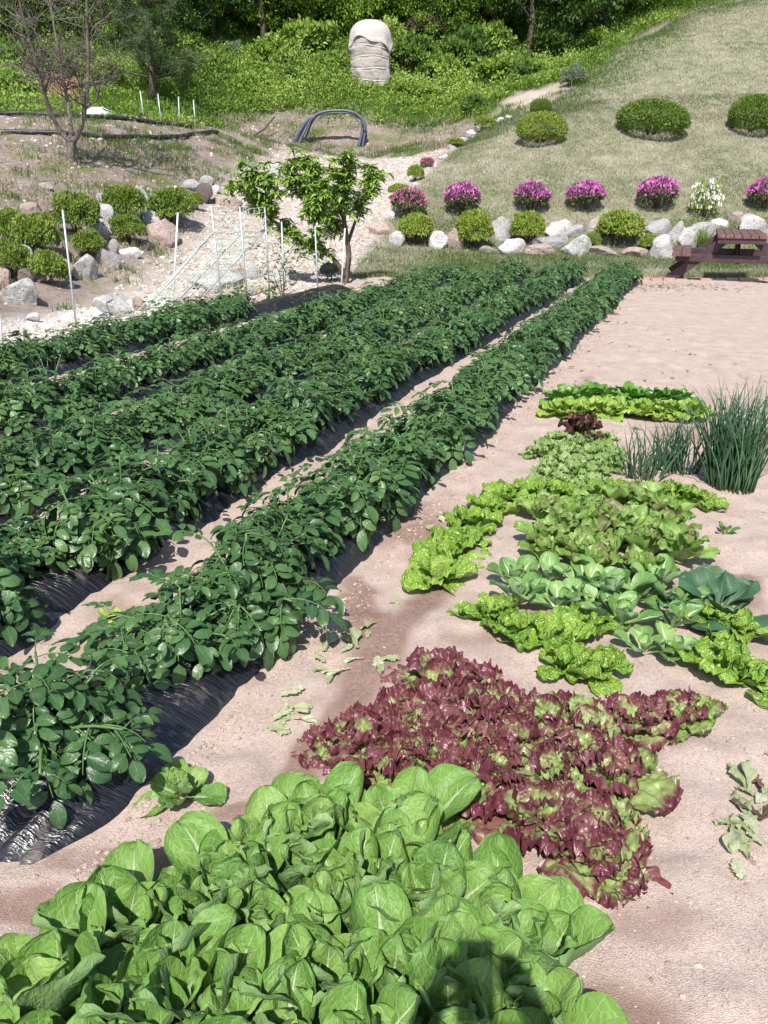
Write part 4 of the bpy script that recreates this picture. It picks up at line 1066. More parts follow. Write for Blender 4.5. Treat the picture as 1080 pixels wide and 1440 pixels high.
# bricks laid along the edge of the turf
M_brick = paint('old_brick', (.36, .20, .165), (.46, .29, .245))
gb = G(); box(gb, (0, 0, .018), (.20, .10, .06), bev=.008); BRICK = gb.mesh('brick', [M_brick], smooth=False)
for k in range(17):
    x = 3.95 + k * .212
    if k in (6,): continue
    o = link('brick', BRICK, None, (x, BRICK_EDGE + rng.uniform(-.015, .015), -.012 + rng.uniform(-.012, .01)), (rng.uniform(-.05, .05), rng.uniform(-.05, .05), rng.uniform(-.06, .06)))
    tag(o, f"faded red brick, {ordinal(k + 1)} from the left in the row before the table", 'brick', 'bricks along the turf edge')

# ------------------------------------------------------------------ poles, netting and the frame
def metal(name, col, rough=.45, met=.3):
    t = NT(name)
    n = t.noise(t.objc(), 20, 3)
    return t.done(t.bsdf(t.mix(n, col, tuple(c * .75 for c in col)), rough, .5, None, Metallic=met))
M_pole = metal('galvanised_pole', (.52, .55, .58)); M_white = metal('white_pole', (.74, .75, .76), .5, 0)
def pole(px, ytop, xb, yb, label, mat, rad=.011):
    a = pix(xb, yb); 
    b = at(px, ytop, a[1])
    g = G(); tube(g, [(0, 0, -.15), tuple(b - a)], rad, 8)
    # a plastic cap on the tip
    return tag(link('garden_pole', g.mesh('garden_pole', [mat]), None, tuple(a)), label, 'pole', 'thin poles beside the potato field')
pole(88, 295, 107, 462, "thin grey pole, leftmost full one, before the bank shrubs", M_pole)
pole(250, 299, 241, 424, "thin white pole left of the netting frame", M_white, .012)
pole(396, 312, 399, 419, "thin grey pole right of the netting frame", M_pole)
pole(443, 318, 447, 409, "thin grey pole in front of the fruit tree limb", M_pole)
pole(485, 321, 479, 402, "thin white pole just left of the fruit tree trunk", M_white, .012)
pole(-1, 440, 2, 493, "thin pale pole cut by the left border", M_pole)
# netting frame: three posts, three raking braces, a square mesh tied on both
PB = [pix(313, 430), pix(348, 425), pix(379, 409)]
PTp = [at(297, 291, PB[0][1]), at(337, 291, PB[1][1]), at(372, 291, PB[2][1])]
BF = [pix(192, 442), pix(240, 428), pix(282, 415)]
fr_o = PB[1].copy()
fr = thing('netting_frame', [], "leaning garden frame of three posts and braces hung with pale square netting", 'netting frame', None, tuple(fr_o))
def tpart(name, pts, rad, mat, seg=6):
    g = G(); tube(g, [np.asarray(p) - fr_o for p in pts], rad, seg)
    return link(name, g.mesh(name, [mat]), fr)
for k in range(3):
    tpart('post', [PB[k] - np.array([0, 0, .12]), PTp[k]], .013, M_pole)
    j = PB[k] + (PTp[k] - PB[k]) * (.74 if k else .76)
    tpart('brace', [BF[k] - np.array([0, 0, .05]), j], .012, M_pole)
def net_sheet(A, B, C, D, nu, nv, mat, rad=.0022, sag=.02, seed=0):
    """a square mesh between four corners: A-B along the bottom, D-C along the top"""
    g = G()
    def pt(u, v):
        p = (A * (1 - u) + B * u) * (1 - v) + (D * (1 - u) + C * u) * v
        return p - fr_o + np.array([0, -1, 0]) * sag * math.sin(u * 9 + seed) * math.sin(v * 7 + 1) + np.array([0, 0, -1]) * sag * math.sin(u * PI * 2) ** 2
    for i in range(nu + 1): tube(g, [pt(i / nu, v) for v in np.linspace(0, 1, 12)], rad, 3, cap=False)
    for j in range(nv + 1): tube(g, [pt(u, j / nv) for u in np.linspace(0, 1, 12)], rad, 3, cap=False)
    return g.mesh('netting', [mat], smooth=False)
M_net = metal('pale_green_netting', (.50, .60, .50), .6, 0)
link('netting', net_sheet(PB[0] + np.array([0, 0, .05]), PB[2] + np.array([0, 0, .05]), PTp[2], PTp[0], 9, 15, M_net, .0042, .02), fr)
J0 = PB[0] + (PTp[0] - PB[0]) * .76; J2 = PB[2] + (PTp[2] - PB[2]) * .74
link('netting', net_sheet(BF[0] + np.array([0, 0, .02]), BF[2] + np.array([0, 0, .02]), J2, J0, 10, 15, M_net, .0036, .04, 2), fr)
# short stakes on the terrace
for k, (px, yt, xb, yb) in enumerate([(197, 128, 203, 168), (222, 132, 227, 174), (251, 136, 252, 178), (272, 140, 275, 181)]):
    a = pix(xb, yb); b = at(px, yt, a[1]); g = G(); tube(g, [(0, 0, -.2), tuple(b - a)], .017, 6)
    tag(link('terrace_stake', g.mesh('terrace_stake', [M_pole]), None, tuple(a)), f"slim grey stake behind the bare tree, {ordinal(k + 1)} from the left", 'stake', 'stakes on the terrace')

# ------------------------------------------------------------------ pipes and hoses
def rubber(name, col, rough=.5):
    t = NT(name); n = t.noise(t.pos(), 9, 4)
    return t.done(t.bsdf(t.mix(t.step(n, .5, .7), col, tuple(c * .6 + .10 for c in col)), rough, .4))
M_pipe = rubber('black_pipe', (.022, .022, .026)); M_hose = rubber('grey_hose', (.10, .11, .15), .42)
def pipe(name, pxs, rad, lift, label, cat, mat=M_pipe):
    pts = np.array([pix(*q) for q in pxs])
    s = np.concatenate([[0], np.cumsum(np.linalg.norm(np.diff(pts, axis=0), axis=1))])
    t = np.linspace(0, s[-1], 40)
    Q = np.c_[np.interp(t, s, pts[:, 0]), np.interp(t, s, pts[:, 1])]
    z = ground_z(Q[:, 0], Q[:, 1]); z = np.convolve(np.pad(z, 2, 'edge'), np.ones(5) / 5, 'valid') + lift
    g = G(); tube(g, np.c_[Q, z] - np.r_[Q[0], 0], rad, 8)
    return tag(link(name, g.mesh(name, [mat]), None, (*Q[0], 0)), label, cat, 'pipes on the bank')
pipe('irrigation_pipe', [(-40, 163), (0, 164), (80, 166), (160, 170), (215, 174), (270, 184)], .05, .07, "upper black pipe along the terrace edge behind the bare tree", 'pipe')
pipe('irrigation_pipe', [(-40, 186), (0, 187), (90, 192), (160, 197), (240, 197), (306, 189)], .05, .07, "lower black pipe across the dirt slope behind the bare tree", 'pipe')
a0 = pix(357, 193); b0 = at(386, 167, a0[1] + 1.2)
g = G(); tube(g, [np.zeros(3), (b0 - a0) * .5 + np.array([0, 0, -.08]), b0 - a0], [.03, .035, .025], 6)
tag(link('dead_branch', g.mesh('dead_branch', [M_bark]), None, tuple(a0 + np.array([0, 0, .05]))), "dark bare stick leaning on the bank left of the hose arch", 'branch')
# the bundle of hoses hung over in an arch
hl, hr = pix(421, 203), pix(508, 206); hy = hl[1] + .1
r = random.Random(5); arch = thing('hose_bundle', [], "bundle of dark grey hoses standing in an arch against the bank", 'hose bundle', None, tuple(hl))
for k in range(9):
    dx = r.uniform(-10, 12); dy = r.uniform(-1.5, 2.5); o = r.uniform(-.12, .12)
    path_ = [(416 + dx * .9, 205), (424 + dx * .75, 188), (434 + dx * .5, 170), (445 + dx * .2, 160 + dy * .5), (462, 156.5 + dy), (484, 156 + dy), (500 + dx * .1, 159 + dy * .6), (511 + dx * .2, 169), (512 + dx * .35, 186), (508 + dx * .55, 207)]
    ctrl = np.array([at(x, y, hy + o) for x, y in path_]) - hl
    tt = np.linspace(0, len(ctrl) - 1, 46); P_ = np.stack([np.interp(tt, np.arange(len(ctrl)), ctrl[:, c]) for c in range(3)], -1)
    for _ in range(3): P_[1:-1] = (P_[:-2] + 2 * P_[1:-1] + P_[2:]) / 4
    P_[0, 2] -= .15; P_[-1, 2] -= .15
    g = G(); tube(g, P_, .032, 7); link('hose', g.mesh('hose', [M_hose]), arch)

# ------------------------------------------------------------------ the shrouded bale and the white sheet
def shroud_mat():
    t = NT('grey_shroud'); oc = t.objc()
    sp = t.n('ShaderNodeSeparateXYZ', None, Vector=oc)
    a = t.noise(oc, 2.2, 4); b = t.noise(t.n('ShaderNodeMapping', None, Vector=oc, Scale=(6, 6, .6)).outputs[0], 2, 4)
    col = t.mix(a, (.42, .365, .345), (.60, .555, .53))
    rust = t.math('MULTIPLY', t.step(b, .56, .70), t.step(sp.outputs[2], 1.3, .3))
    col = t.mix(t.math('MULTIPLY', rust, .8), col, (.33, .21, .14))
    weave = t.n('ShaderNodeTexWave', None, Vector=oc, Scale=18.0, Distortion=2.0)
    return t.done(t.bsdf(col, .85, .2, t.bump(t.math('ADD', weave.outputs[1], t.math('MULTIPLY', t.noise(oc, 8, 4), 4)), .7, .02)))
sp_ = pix(521, 121); ks = pxm(sp_)
SW, SH_ = 56 / ks / 2, 82 / ks * 1.06
g = G(); nr, na = 46, 64
hh = np.linspace(0, 1, nr + 1); aa = np.arange(na + 1) * 2 * PI / na
Hh, Aa = np.meshgrid(hh, aa, indexing='ij')
rad = np.where(Hh < .70, 1.0, np.clip(1 - (np.clip(Hh - .70, 0, 1) / .3005) ** 2.7, 0, 1) ** .42)
cord = sum(-.075 * np.exp(-((Hh - c - .02 * np.sin(Aa * 2 + c * 9)) / .012) ** 2) for c in (.16, .32, .48, .63))
fold = .040 * np.sin(Aa * 7 + 5 * np.sin(Hh * 4)) * (1 - .3 * Hh) + .06 * (fbm(Aa * 1.7 + 3, Hh * 6, 90, 3) - .5) * 2 + .018 * np.sin(Aa * 21 + 2 * np.sin(Hh * 9)) * np.abs(np.sin((Hh - .0) * PI / .16))
fold += .07 * np.exp(-((Hh - .60) / .05) ** 2 - ((Aa - 3.5) / .5) ** 2) + .08 * np.exp(-((Hh - .82) / .06) ** 2 - ((Aa - 6.0) / .35) ** 2)
rr = rad * (1 + cord + fold)
hem = -.10 * np.sin(Aa * 1.0 + 1.2) * (1 - Hh)
V = np.stack([SW * rr * np.cos(Aa), SW * .75 * rr * np.sin(Aa), SH_ * (Hh + hem * .3) - .02], -1).reshape(-1, 3)
g.add(V, grid_faces(na, nr))
sh_o = thing('shrouded_bale', [('shroud', g.mesh('shroud', [shroud_mat()]))], "tall bundle wrapped in pale grey cloth and tied with cords on the weedy slope", 'wrapped bundle', None, tuple(sp_ + np.array([0, SW * .6, -.15])))
gc_ = G(); Hc, Ac = np.meshgrid(np.linspace(0, 1, 22), aa, indexing='ij')
hb = .70 + .05 * np.sin(Ac * 3 + 1) + .035 * np.sin(Ac * 5) - .10 * np.exp(-((Ac - 5.9) / .45) ** 2)          # scalloped lower edge of the second cloth thrown over the top
hk = hb + (1.012 - hb) * Hc
rc = np.where(hk < .70, 1.0, np.clip(1 - (np.clip(hk - .70, 0, .32) / .322) ** 2.7, 0, 1) ** .42) * 1.0 + .045 + .035 * np.sin(Ac * 9 + 4 * hk) * (1 - Hc) + .05 * np.exp(-((Hc - .05) / .12) ** 2)
gc_.add(np.stack([SW * rc * np.cos(Ac), SW * .75 * rc * np.sin(Ac), SH_ * hk], -1).reshape(-1, 3), grid_faces(na, 21))
M_cover = NT('pale_top_cloth'); _oc = M_cover.objc()
M_cover = M_cover.done(M_cover.bsdf(M_cover.mix(M_cover.noise(_oc, 3, 4), (.37, .335, .325), (.52, .485, .47)), .85, .2, M_cover.bump(M_cover.noise(_oc, 9, 4), .6, .03)))
link('top_cloth', gc_.mesh('top_cloth', [M_cover]), sh_o)
M_cord = rubber('pale_cord', (.62, .60, .57), .8)
for c in (.16, .32, .48, .63):
    A_ = np.linspace(0, 2 * PI, 60); hc = c + .02 * np.sin(A_ * 2 + c * 9)
    g = G(); tube(g, np.c_[SW * 1.0 * np.cos(A_), SW * .75 * np.sin(A_), SH_ * (hc - .03 * np.sin(A_ + 1.2) * (1 - hc)) - .02], .014, 5, cap=False)
    link('cord', g.mesh('cord', [M_cord]), sh_o)
# crumpled white sheet
wp = pix(131, 164); kw = pxm(wp); g = G(); nr, na = 20, 48
hh = np.linspace(0, 1, nr + 1); aa = np.arange(na + 1) * 2 * PI / na
Hh, Aa = np.meshgrid(hh, aa, indexing='ij')
rad = np.cos(Hh * PI / 2) ** .55 * (1 + .30 * (fbm(Aa * 1.6 * np.cos(0) + 9, Hh * 4, 95, 4) - .5) * 2 * (1 - Hh))
V = np.stack([27 / kw * rad * np.cos(Aa), 16 / kw * rad * np.sin(Aa), 17 / kw * (Hh ** .8 * (.8 + .45 * np.sin(Aa * 1.5 + .5) * (1 - Hh) ** .5)) - .04], -1).reshape(-1, 3)
V = V + .045 * (np.c_[fbm(V[:, 0] * 5, V[:, 1] * 5, 1), fbm(V[:, 0] * 5, V[:, 1] * 5, 2), fbm(V[:, 0] * 6, V[:, 2] * 6, 3)] - .5) * 2
g.add(V, grid_faces(na, nr))
def sheet_mat():
    t = NT('white_plastic_sheet'); n = t.noise(t.pos(), 5, 4)
    return t.done(t.bsdf(t.mix(n, (.52, .53, .56), (.74, .75, .78)), .38, .5, t.bump(t.noise(t.pos(), 12, 4), .6, .03)))
tag(link('plastic_sheet', g.mesh('plastic_sheet', [sheet_mat()]), None, tuple(wp + np.array([0, .3, 0]))), "crumpled white plastic sheet heaped on the terrace behind the bare tree", 'plastic sheet')

# ------------------------------------------------------------------ fruit tree beside the track
M_peach = leaf_material('fruit_tree_leaf', [(.15, (.085, .17, .022)), (.5, (.175, .30, .04)), (.85, (.33, .46, .10))], (.2, .3, .1), .03, 5, .08, .40, .28, .5, bstr=.4)
ft = pix(486, 398); FY = ft[1]
def fp(px, py, dy=0.0): return at(px, py, FY + dy) - ft
def smooth(P, n=14):
    P = np.array(P, float); tt = np.linspace(0, len(P) - 1, n)
    Q = np.stack([np.interp(tt, np.arange(len(P)), P[:, c]) for c in range(3)], -1)
    for _ in range(2): Q[1:-1] = (Q[:-2] + 2 * Q[1:-1] + Q[2:]) / 4
    return Q
gt, gc = G(), G(); r = random.Random(11); tips = []
def limb(pts, r0, r1, n=14):
    Q = smooth(pts, n); tube(gt, Q, np.linspace(r0, r1, n), 7); return Q
L0 = limb([fp(486, 404), fp(487, 385), fp(492, 360, .05), fp(487, 330, .05), fp(483, 305, .0)], .052, .036)
L1 = limb([fp(486, 392), fp(476, 370, -.1), fp(455, 352, -.15), fp(430, 342, -.2), fp(405, 330, -.2), fp(385, 310, -.2), fp(365, 290, -.15), fp(345, 265, -.1), fp(325, 255, 0)], .040, .008, 24)
L2 = limb([fp(484, 308), fp(470, 285, .25), fp(452, 262, .35), fp(438, 235, .35), fp(428, 218, .35)], .034, .008)
L3 = limb([fp(484, 308), fp(488, 280, -.2), fp(484, 250, -.3), fp(482, 215, -.35)], .030, .008)
L4 = limb([fp(490, 340, .05), fp(500, 310, .25), fp(510, 285, .35), fp(520, 260, .4), fp(528, 238, .4)], .030, .008)
L5 = limb([fp(470, 285, .25), fp(440, 280, .1), fp(420, 262, -.1), fp(408, 238, -.15)], .020, .006)
L6 = limb([fp(455, 352, -.15), fp(440, 320, -.5), fp(445, 295, -.6), fp(450, 270, -.65)], .020, .006)
L7 = limb([fp(385, 310, -.2), fp(375, 275, -.4), fp(368, 250, -.45), fp(356, 237, -.45)], .018, .005)
L8 = limb([fp(487, 330, .05), fp(470, 318, .6), fp(455, 300, .8), fp(448, 270, .9)], .020, .006)
spec = [(L1, .22, 46, .26), (L2, .2, 36, .30), (L3, .2, 36, .28), (L4, .4, 24, .20), (L5, .2, 32, .30), (L6, .3, 22, .24), (L7, .15, 30, .27), (L8, .25, 24, .28)]
for Q, start, nb, ln in spec:
    for b in range(nb):
        k = start + (1 - start) * (b + r.random() * .6) / nb
        i = min(int(k * (len(Q) - 1)), len(Q) - 2); f = k * (len(Q) - 1) - i
        P = Q[i] * (1 - f) + Q[i + 1] * f
        d = unit(np.array([r.gauss(0, 1), r.gauss(0, 1), r.gauss(.25, .7)]))
        l2 = ln * r.uniform(.5, 1.2)
        S = np.array([P + d * l2 * t_ + np.array([0, 0, -.06 * t_ * t_]) for t_ in np.linspace(0, 1, 5)])
        tube(gt, S, np.linspace(.005, .002, 5), 4)
        nl = r.randint(22, 30)
        for q in range(nl):
            kk = .15 + .85 * q / (nl - 1); Pl = np.array([np.interp(kk, np.linspace(0, 1, 5), S[:, c]) for c in range(3)])
            ll = r.uniform(.11, .17)
            arr = leaf_arr(ll, ll * .34, sh_lance, 2, 5, r.uniform(-30, 35), -r.uniform(35, 75), .35, rng=r)
            put_leaf(gc, arr, r.uniform(0, 6.28), Pl, r.uniform(-.5, .5), min(1, max(0, r.gauss(.5, .2))))
thing('fruit_tree', [('trunk', gt.mesh('trunk', [M_bark])), ('crown', gc.mesh('crown', [M_peach]))], "small leafy fruit tree with a long limb reaching left beside the stony track", 'tree', None, tuple(ft))

# ------------------------------------------------------------------ bare tree on the bank
bt = pix(100, 229); BY = bt[1]; g = G(); r = random.Random(21)
gtw = G()
def bp_(px, py, dy=0): return at(px, py, BY + dy) - bt
def grow(P, d, L, rad, lvl):
    n = 6; pts = [P]; dd = d.copy()
    for k in range(n):
        dd = unit(dd + np.array([r.gauss(0, .17), r.gauss(0, .17), r.gauss(.05, .13)])); pts.append(pts[-1] + dd * L / n)
    rr_ = np.linspace(rad, rad * .45, n + 1)
    tube(g if lvl < 1 else gtw, pts, rr_, 6 if lvl < 2 else 4, rnd=0)
    if lvl >= 3: return
    for k in range(r.randint(4, 6) if lvl < 2 else 3):
        i = r.randint(1, n); q = unit(dd + np.array([r.gauss(0, .75), r.gauss(0, .75), r.gauss(.1, .45)]))
        grow(pts[i], q, L * r.uniform(.42, .66), max(.006, rr_[i] * .62), lvl + 1)
def blimb(pts, r0, r1, nb, ln):
    Q = smooth(pts, 18); rr_ = np.linspace(r0, r1, 18); tube(g, Q, rr_, 8)
    for b in range(nb):
        i = r.randint(5, 17); d = unit(np.array([r.gauss(0, 1), r.gauss(0, .8), r.gauss(.45, .5)]))
        grow(Q[i], d, ln * r.uniform(.6, 1.15), max(.012, rr_[i] * .45), 1)
    grow(Q[-1], unit(Q[-1] - Q[-3]), ln * 1.2, r1, 1)
blimb([bp_(99, 235), bp_(100, 215), bp_(101, 200)], .105, .085, 0, .1)
blimb([bp_(101, 203), bp_(82, 182), bp_(68, 150, -.2), bp_(56, 110, -.4), bp_(45, 62, -.6), bp_(32, 25, -.8), bp_(22, -25, -1)], .052, .018, 19, 1.05)
blimb([bp_(101, 203), bp_(99, 165), bp_(93, 130, .4), bp_(85, 95, .6), bp_(78, 50, .8), bp_(70, 0, .9), bp_(66, -40, 1)], .046, .016, 19, 1.05)
blimb([bp_(101, 203), bp_(115, 180), bp_(121, 140), bp_(125, 95), bp_(123, 50, -.1), bp_(122, 5, -.2), bp_(120, -50, -.2)], .064, .020, 25, 1.15)
thing('bare_tree', [('trunk', g.mesh('trunk', [M_greybark])), ('branches', gtw.mesh('branches', [M_greybark]))], "leafless grey tree with three trunks on the dirt bank", 'tree', None, tuple(bt))
# ------------------------------------------------------------------ grass on the mound and its foot: too many blades to count
def blade_material(name, stops, trans=.3):
    t = NT(name)
    col = t.ramp(t.attr('rnd'), stops)
    sh = t.bsdf(col, .6, .25)
    sh = t.n('ShaderNodeMixShader', None, **{'0': trans, '1': sh, '2': t.n('ShaderNodeBsdfTranslucent', None, Color=col).outputs[0]}).outputs[0]
    return t.done(sh)
M_lawn = blade_material('lawn_blade', [(0, (.085, .145, .035)), (.35, (.155, .20, .075)), (.55, (.29, .28, .19)), (.8, (.43, .40, .31)), (1, (.58, .54, .44))])
M_tuft = blade_material('tuft_blade', [(0, (.06, .12, .02)), (.45, (.13, .20, .045)), (.55, (.33, .27, .17)), (1, (.48, .41, .29))])
M_green_blade = blade_material('fresh_blade', [(0, (.05, .12, .02)), (.5, (.12, .22, .03)), (1, (.24, .34, .07))])
def blades(name, P, h, w, rn, mat, seed, lean=.5):
    r = np.random.RandomState(seed); n = len(P)
    a = r.uniform(0, 6.28, n); S = np.c_[np.cos(a), np.sin(a), np.zeros(n)] * (w * .5)[:, None]
    b = r.uniform(0, 6.28, n); lz = np.abs(r.normal(0, lean, n))
    tip = P + np.c_[np.cos(b) * lz * h, np.sin(b) * lz * h, h / np.sqrt(1 + lz ** 2)]
    mid = P * .55 + tip * .45 + np.c_[np.zeros((n, 2)), h * .12]
    V = np.stack([P - S, P + S, mid + S * .8, mid - S * .8, tip], 1).reshape(-1, 3)
    k = (np.arange(n) * 5)[:, None]
    return tag(link(name, make_mesh(name, V, k + np.array([[0, 1, 2, 3]]), k + np.array([[3, 2, 4]]), mat, RN=np.repeat(rn, 5), smooth=False)), kind='stuff')
r_ = np.random.RandomState(77)
def samp_lawn(n, lo, hi):
    Q = r_.uniform(lo, hi, (n, 2)); Q = Q[sdpoly(Q, LAWN) > r_.uniform(-.12, .1, len(Q))]
    vis = np.abs(Q[:, 0]) < Q[:, 1] * .56 + 1.5
    return Q[vis]
Q = np.concatenate([samp_lawn(120000, (-1.5, 13.8), (12, 20.3)), samp_lawn(230000, (-1, 19.5), (17, 28)), samp_lawn(130000, (2, 27), (22, 41))])
d_ = np.c_[Q, ground_z(Q[:, 0], Q[:, 1])]
pt = fbm(Q[:, 0] * .55, Q[:, 1] * .55, 201, 4); p2 = fbm(Q[:, 0] * 3, Q[:, 1] * 3, 205, 3)
foot = np.clip((19.2 - Q[:, 1]) / .8, 0, 1); crest = np.clip(1 - sdpoly(Q, LAWN) / 2.0, 0, 1) * (Q[:, 1] > 26)
rn = np.clip(.63 + (pt - .5) * .85 + (p2 - .5) * .6 - .22 * foot - .5 * crest + r_.normal(0, .17, len(Q)), 0, 1)
hh_ = r_.uniform(.03, .085, len(Q)) * (1 + .5 * foot + 1.2 * crest)
keep = ~((pt > .60) & (p2 < .45) & (r_.rand(len(Q)) < .4) & (Q[:, 1] > 19.4))
rn = np.clip(rn - .22 * (fbm(Q[:, 0] * .4, Q[:, 1] * .4, 221, 4) > .64), 0, 1)
Q, d_, hh_, rn = Q[keep], d_[keep], hh_[keep], rn[keep]
blades('lawn_grass', d_ - np.array([0, 0, .01]), hh_, r_.uniform(.009, .016, len(Q)) * (1 + (Q[:, 1] > 27) * .5), rn, M_lawn, 5, .8)

# ------------------------------------------------------------------ weeds over the hillside and tufts on the bank
M_forest1 = simple_leaf('dark_bush_leaf', [(.1, (.035, .08, .014)), (.5, (.075, .15, .024)), (.9, (.15, .24, .04))], .5, .3, .35, 2, .35)
M_weed = simple_leaf('weed_leaf', [(.1, (.07, .135, .018)), (.45, (.165, .275, .036)), (.8, (.30, .41, .08)), (1, (.42, .50, .16))], .5, .3, .35, .35, .45)
def samp_free(poly, n, lo, hi, rr_):
    Q = rr_.uniform(lo, hi, (n, 2)); Q = Q[sdpoly(Q, poly) > rr_.normal(0, .5, len(Q))]
    Q = Q[sdpoly(Q, LAWN) < 0]
    return Q[np.abs(Q[:, 0]) < Q[:, 1] * .58 + 2]
rw = np.random.RandomState(5)
C = np.concatenate([samp_free(WEED, 6500, (-24, 24), (22, 47), rw), samp_free(WEED, 2600, (-15, 24), (15, 37), rw)])
C = C[(sdpoly(C + np.array([0, .9]), SANDY) < -.3) & (sdpoly(C, SANDY) < -.4) & (sdpoly(C + np.array([0, .6]), CLAY) < -.1)]
cz = ground_z(C[:, 0], C[:, 1]); nC = len(C)
big = fbm(C[:, 0] * .35, C[:, 1] * .35, 301, 3)
ch = .14 + 1.15 * np.clip(big - .30, 0, 1) * rw.uniform(.3, 2.1, nC)
cr = rw.uniform(.28, .55, nC)
cc = np.clip(.5 + (fbm(C[:, 0] * .5, C[:, 1] * .5, 305, 3) - .5) * 2.0 + rw.normal(0, .12, nC), 0, 1)
NL = 84
D = rand_dir(rw, nC * NL); D[:, 2] = np.abs(D[:, 2])
ci = np.repeat(np.arange(nC), NL)
q = rw.rand(nC * NL) ** .5
P = np.c_[C[ci], cz[ci] - .03] + D * q[:, None] * np.c_[cr[ci], cr[ci], ch[ci]] 
out = unit(D * .7 + rand_dir(rw, nC * NL) * .8 + np.array([0, 0, .35])); nn = unit(rand_dir(rw, nC * NL) * .7 + np.array([0, -.25, 1]))
s = rw.uniform(.05, .135, nC * NL)
g = G(); quad_leaves(g, P, out, nn, s, s * rw.uniform(.35, .75, nC * NL), np.clip(cc[ci] + rw.normal(0, .16, nC * NL), 0, 1))
tag(link('undergrowth', g.mesh('undergrowth', [M_weed], smooth=False)), kind='stuff')
# wild bushes one can tell apart on the slope
M_bluegreen = simple_leaf('grey_green_leaf', [(.1, (.09, .14, .075)), (.5, (.16, .22, .12)), (.9, (.26, .32, .19))], .55, .25, .3, 3, .3)
M_brownbush = simple_leaf('brownish_leaf', [(.1, (.07, .07, .03)), (.5, (.13, .125, .06)), (.9, (.20, .19, .10))], .6, .2, .3, 3, .3)
WB = {'g': [shrub_mesh(70 + i, 3200, .15, M_weed, lump=.45, up=.15, width=.6, fill=.4) for i in range(3)], 'd': [shrub_mesh(75 + i, 3200, .15, M_forest1, lump=.45, up=.15, width=.6, fill=.4) for i in range(2)],
      'b': [shrub_mesh(78, 3200, .15, M_bluegreen, lump=.4, up=.3, width=.35, fill=.4)], 'n': [shrub_mesh(79, 2600, .15, M_brownbush, lump=.4, up=.3, width=.35, fill=.3)]}
WDESC = {'g': 'leafy light green wild bush', 'd': 'darker green wild bush', 'b': 'grey green wild bush', 'n': 'brownish twiggy bush'}
for k, (px, py, w, h, c) in enumerate(sorted([(330, 74, 34, 24, 'b'), (255, 70, 60, 34, 'g'), (300, 92, 50, 26, 'g'), (380, 84, 60, 34, 'g'), (430, 62, 70, 44, 'g'), (470, 92, 44, 30, 'g'), (575, 82, 60, 44, 'd'), (620, 100, 50, 34, 'g'), (655, 78, 60, 44, 'd'), (600, 42, 46, 36, 'n'), (700, 104, 56, 34, 'g'), (668, 148, 30, 24, 'd'), (640, 146, 26, 16, 'g'),
                                              (808, 108, 30, 26, 'b'), (740, 104, 40, 26, 'd'), (560, 128, 36, 20, 'g'), (595, 132, 34, 22, 'g'), (20, 122, 60, 30, 'g'), (150, 112, 46, 28, 'g'), (30, 90, 60, 36, 'd'), (225, 96, 50, 30, 'd'), (450, 118, 36, 20, 'g'), (840, 62, 44, 30, 'g'), (540, 60, 54, 34, 'g'), (350, 118, 44, 22, 'g'), (410, 110, 36, 20, 'd'), (690, 62, 50, 36, 'g'), (780, 70, 60, 36, 'd')])):
    shrub('wild_bush', px, py, w * 1.15, h * 1.15, [WB[c][k % len(WB[c])]], f"{WDESC[c]} on the weedy slope, {ordinal(k + 1)} from the left", 'wild bushes on the slope', 'bush', -.1, False)
# long grass among the weeds
Q = samp_free(WEED, 150000, (-22, 22), (16, 46), rw)
Q = Q[(fbm(Q[:, 0] * .6, Q[:, 1] * .6, 311, 3) > .45) & (sdpoly(Q, SANDY) < -.3) & (sdpoly(Q, CLAY) < 0)]
blades('hillside_grass', np.c_[Q, ground_z(Q[:, 0], Q[:, 1]) - .02], rw.uniform(.15, .5, len(Q)), rw.uniform(.012, .03, len(Q)), np.clip(fbm(Q[:, 0] * .8, Q[:, 1] * .8, 315, 3) + rw.normal(0, .2, len(Q)), 0, 1), M_green_blade, 9, .6)
# tufts on the bare bank
T_ = rw.uniform((-16, 10.5), (12, 36), (12000, 2))
ok = (sdpoly(T_, LAWN) < -.1) & (sdpoly(T_, PATH) < -.1) & (sdpoly(T_, GARDEN) < -.25) & (sdpoly(T_, WEED) < .6) & (np.abs(T_[:, 0]) < T_[:, 1] * .58 + 2)
T_ = T_[ok]; T_ = T_[fbm(T_[:, 0] * .7, T_[:, 1] * .7, 321, 3) + rw.normal(0, .06, len(T_)) > .45]
nb = 34; ti = np.repeat(np.arange(len(T_)), nb)
green = (fbm(T_[:, 0] * .5, T_[:, 1] * .5, 331, 3) > .46) | (rw.rand(len(T_)) < .35)
keep = green | (rw.rand(len(T_)) < .45); T_, green = T_[keep], green[keep]; ti = np.repeat(np.arange(len(T_)), nb)
Q = T_[ti] + rw.normal(0, .13, (len(ti), 2))
blades('bank_tufts', np.c_[Q, ground_z(Q[:, 0], Q[:, 1]) - .01], rw.uniform(.04, .19, len(Q)), rw.uniform(.008, .018, len(Q)), np.where(green[ti], rw.uniform(0, .5, len(Q)), rw.uniform(.5, 1, len(Q))), M_tuft, 12, .7)
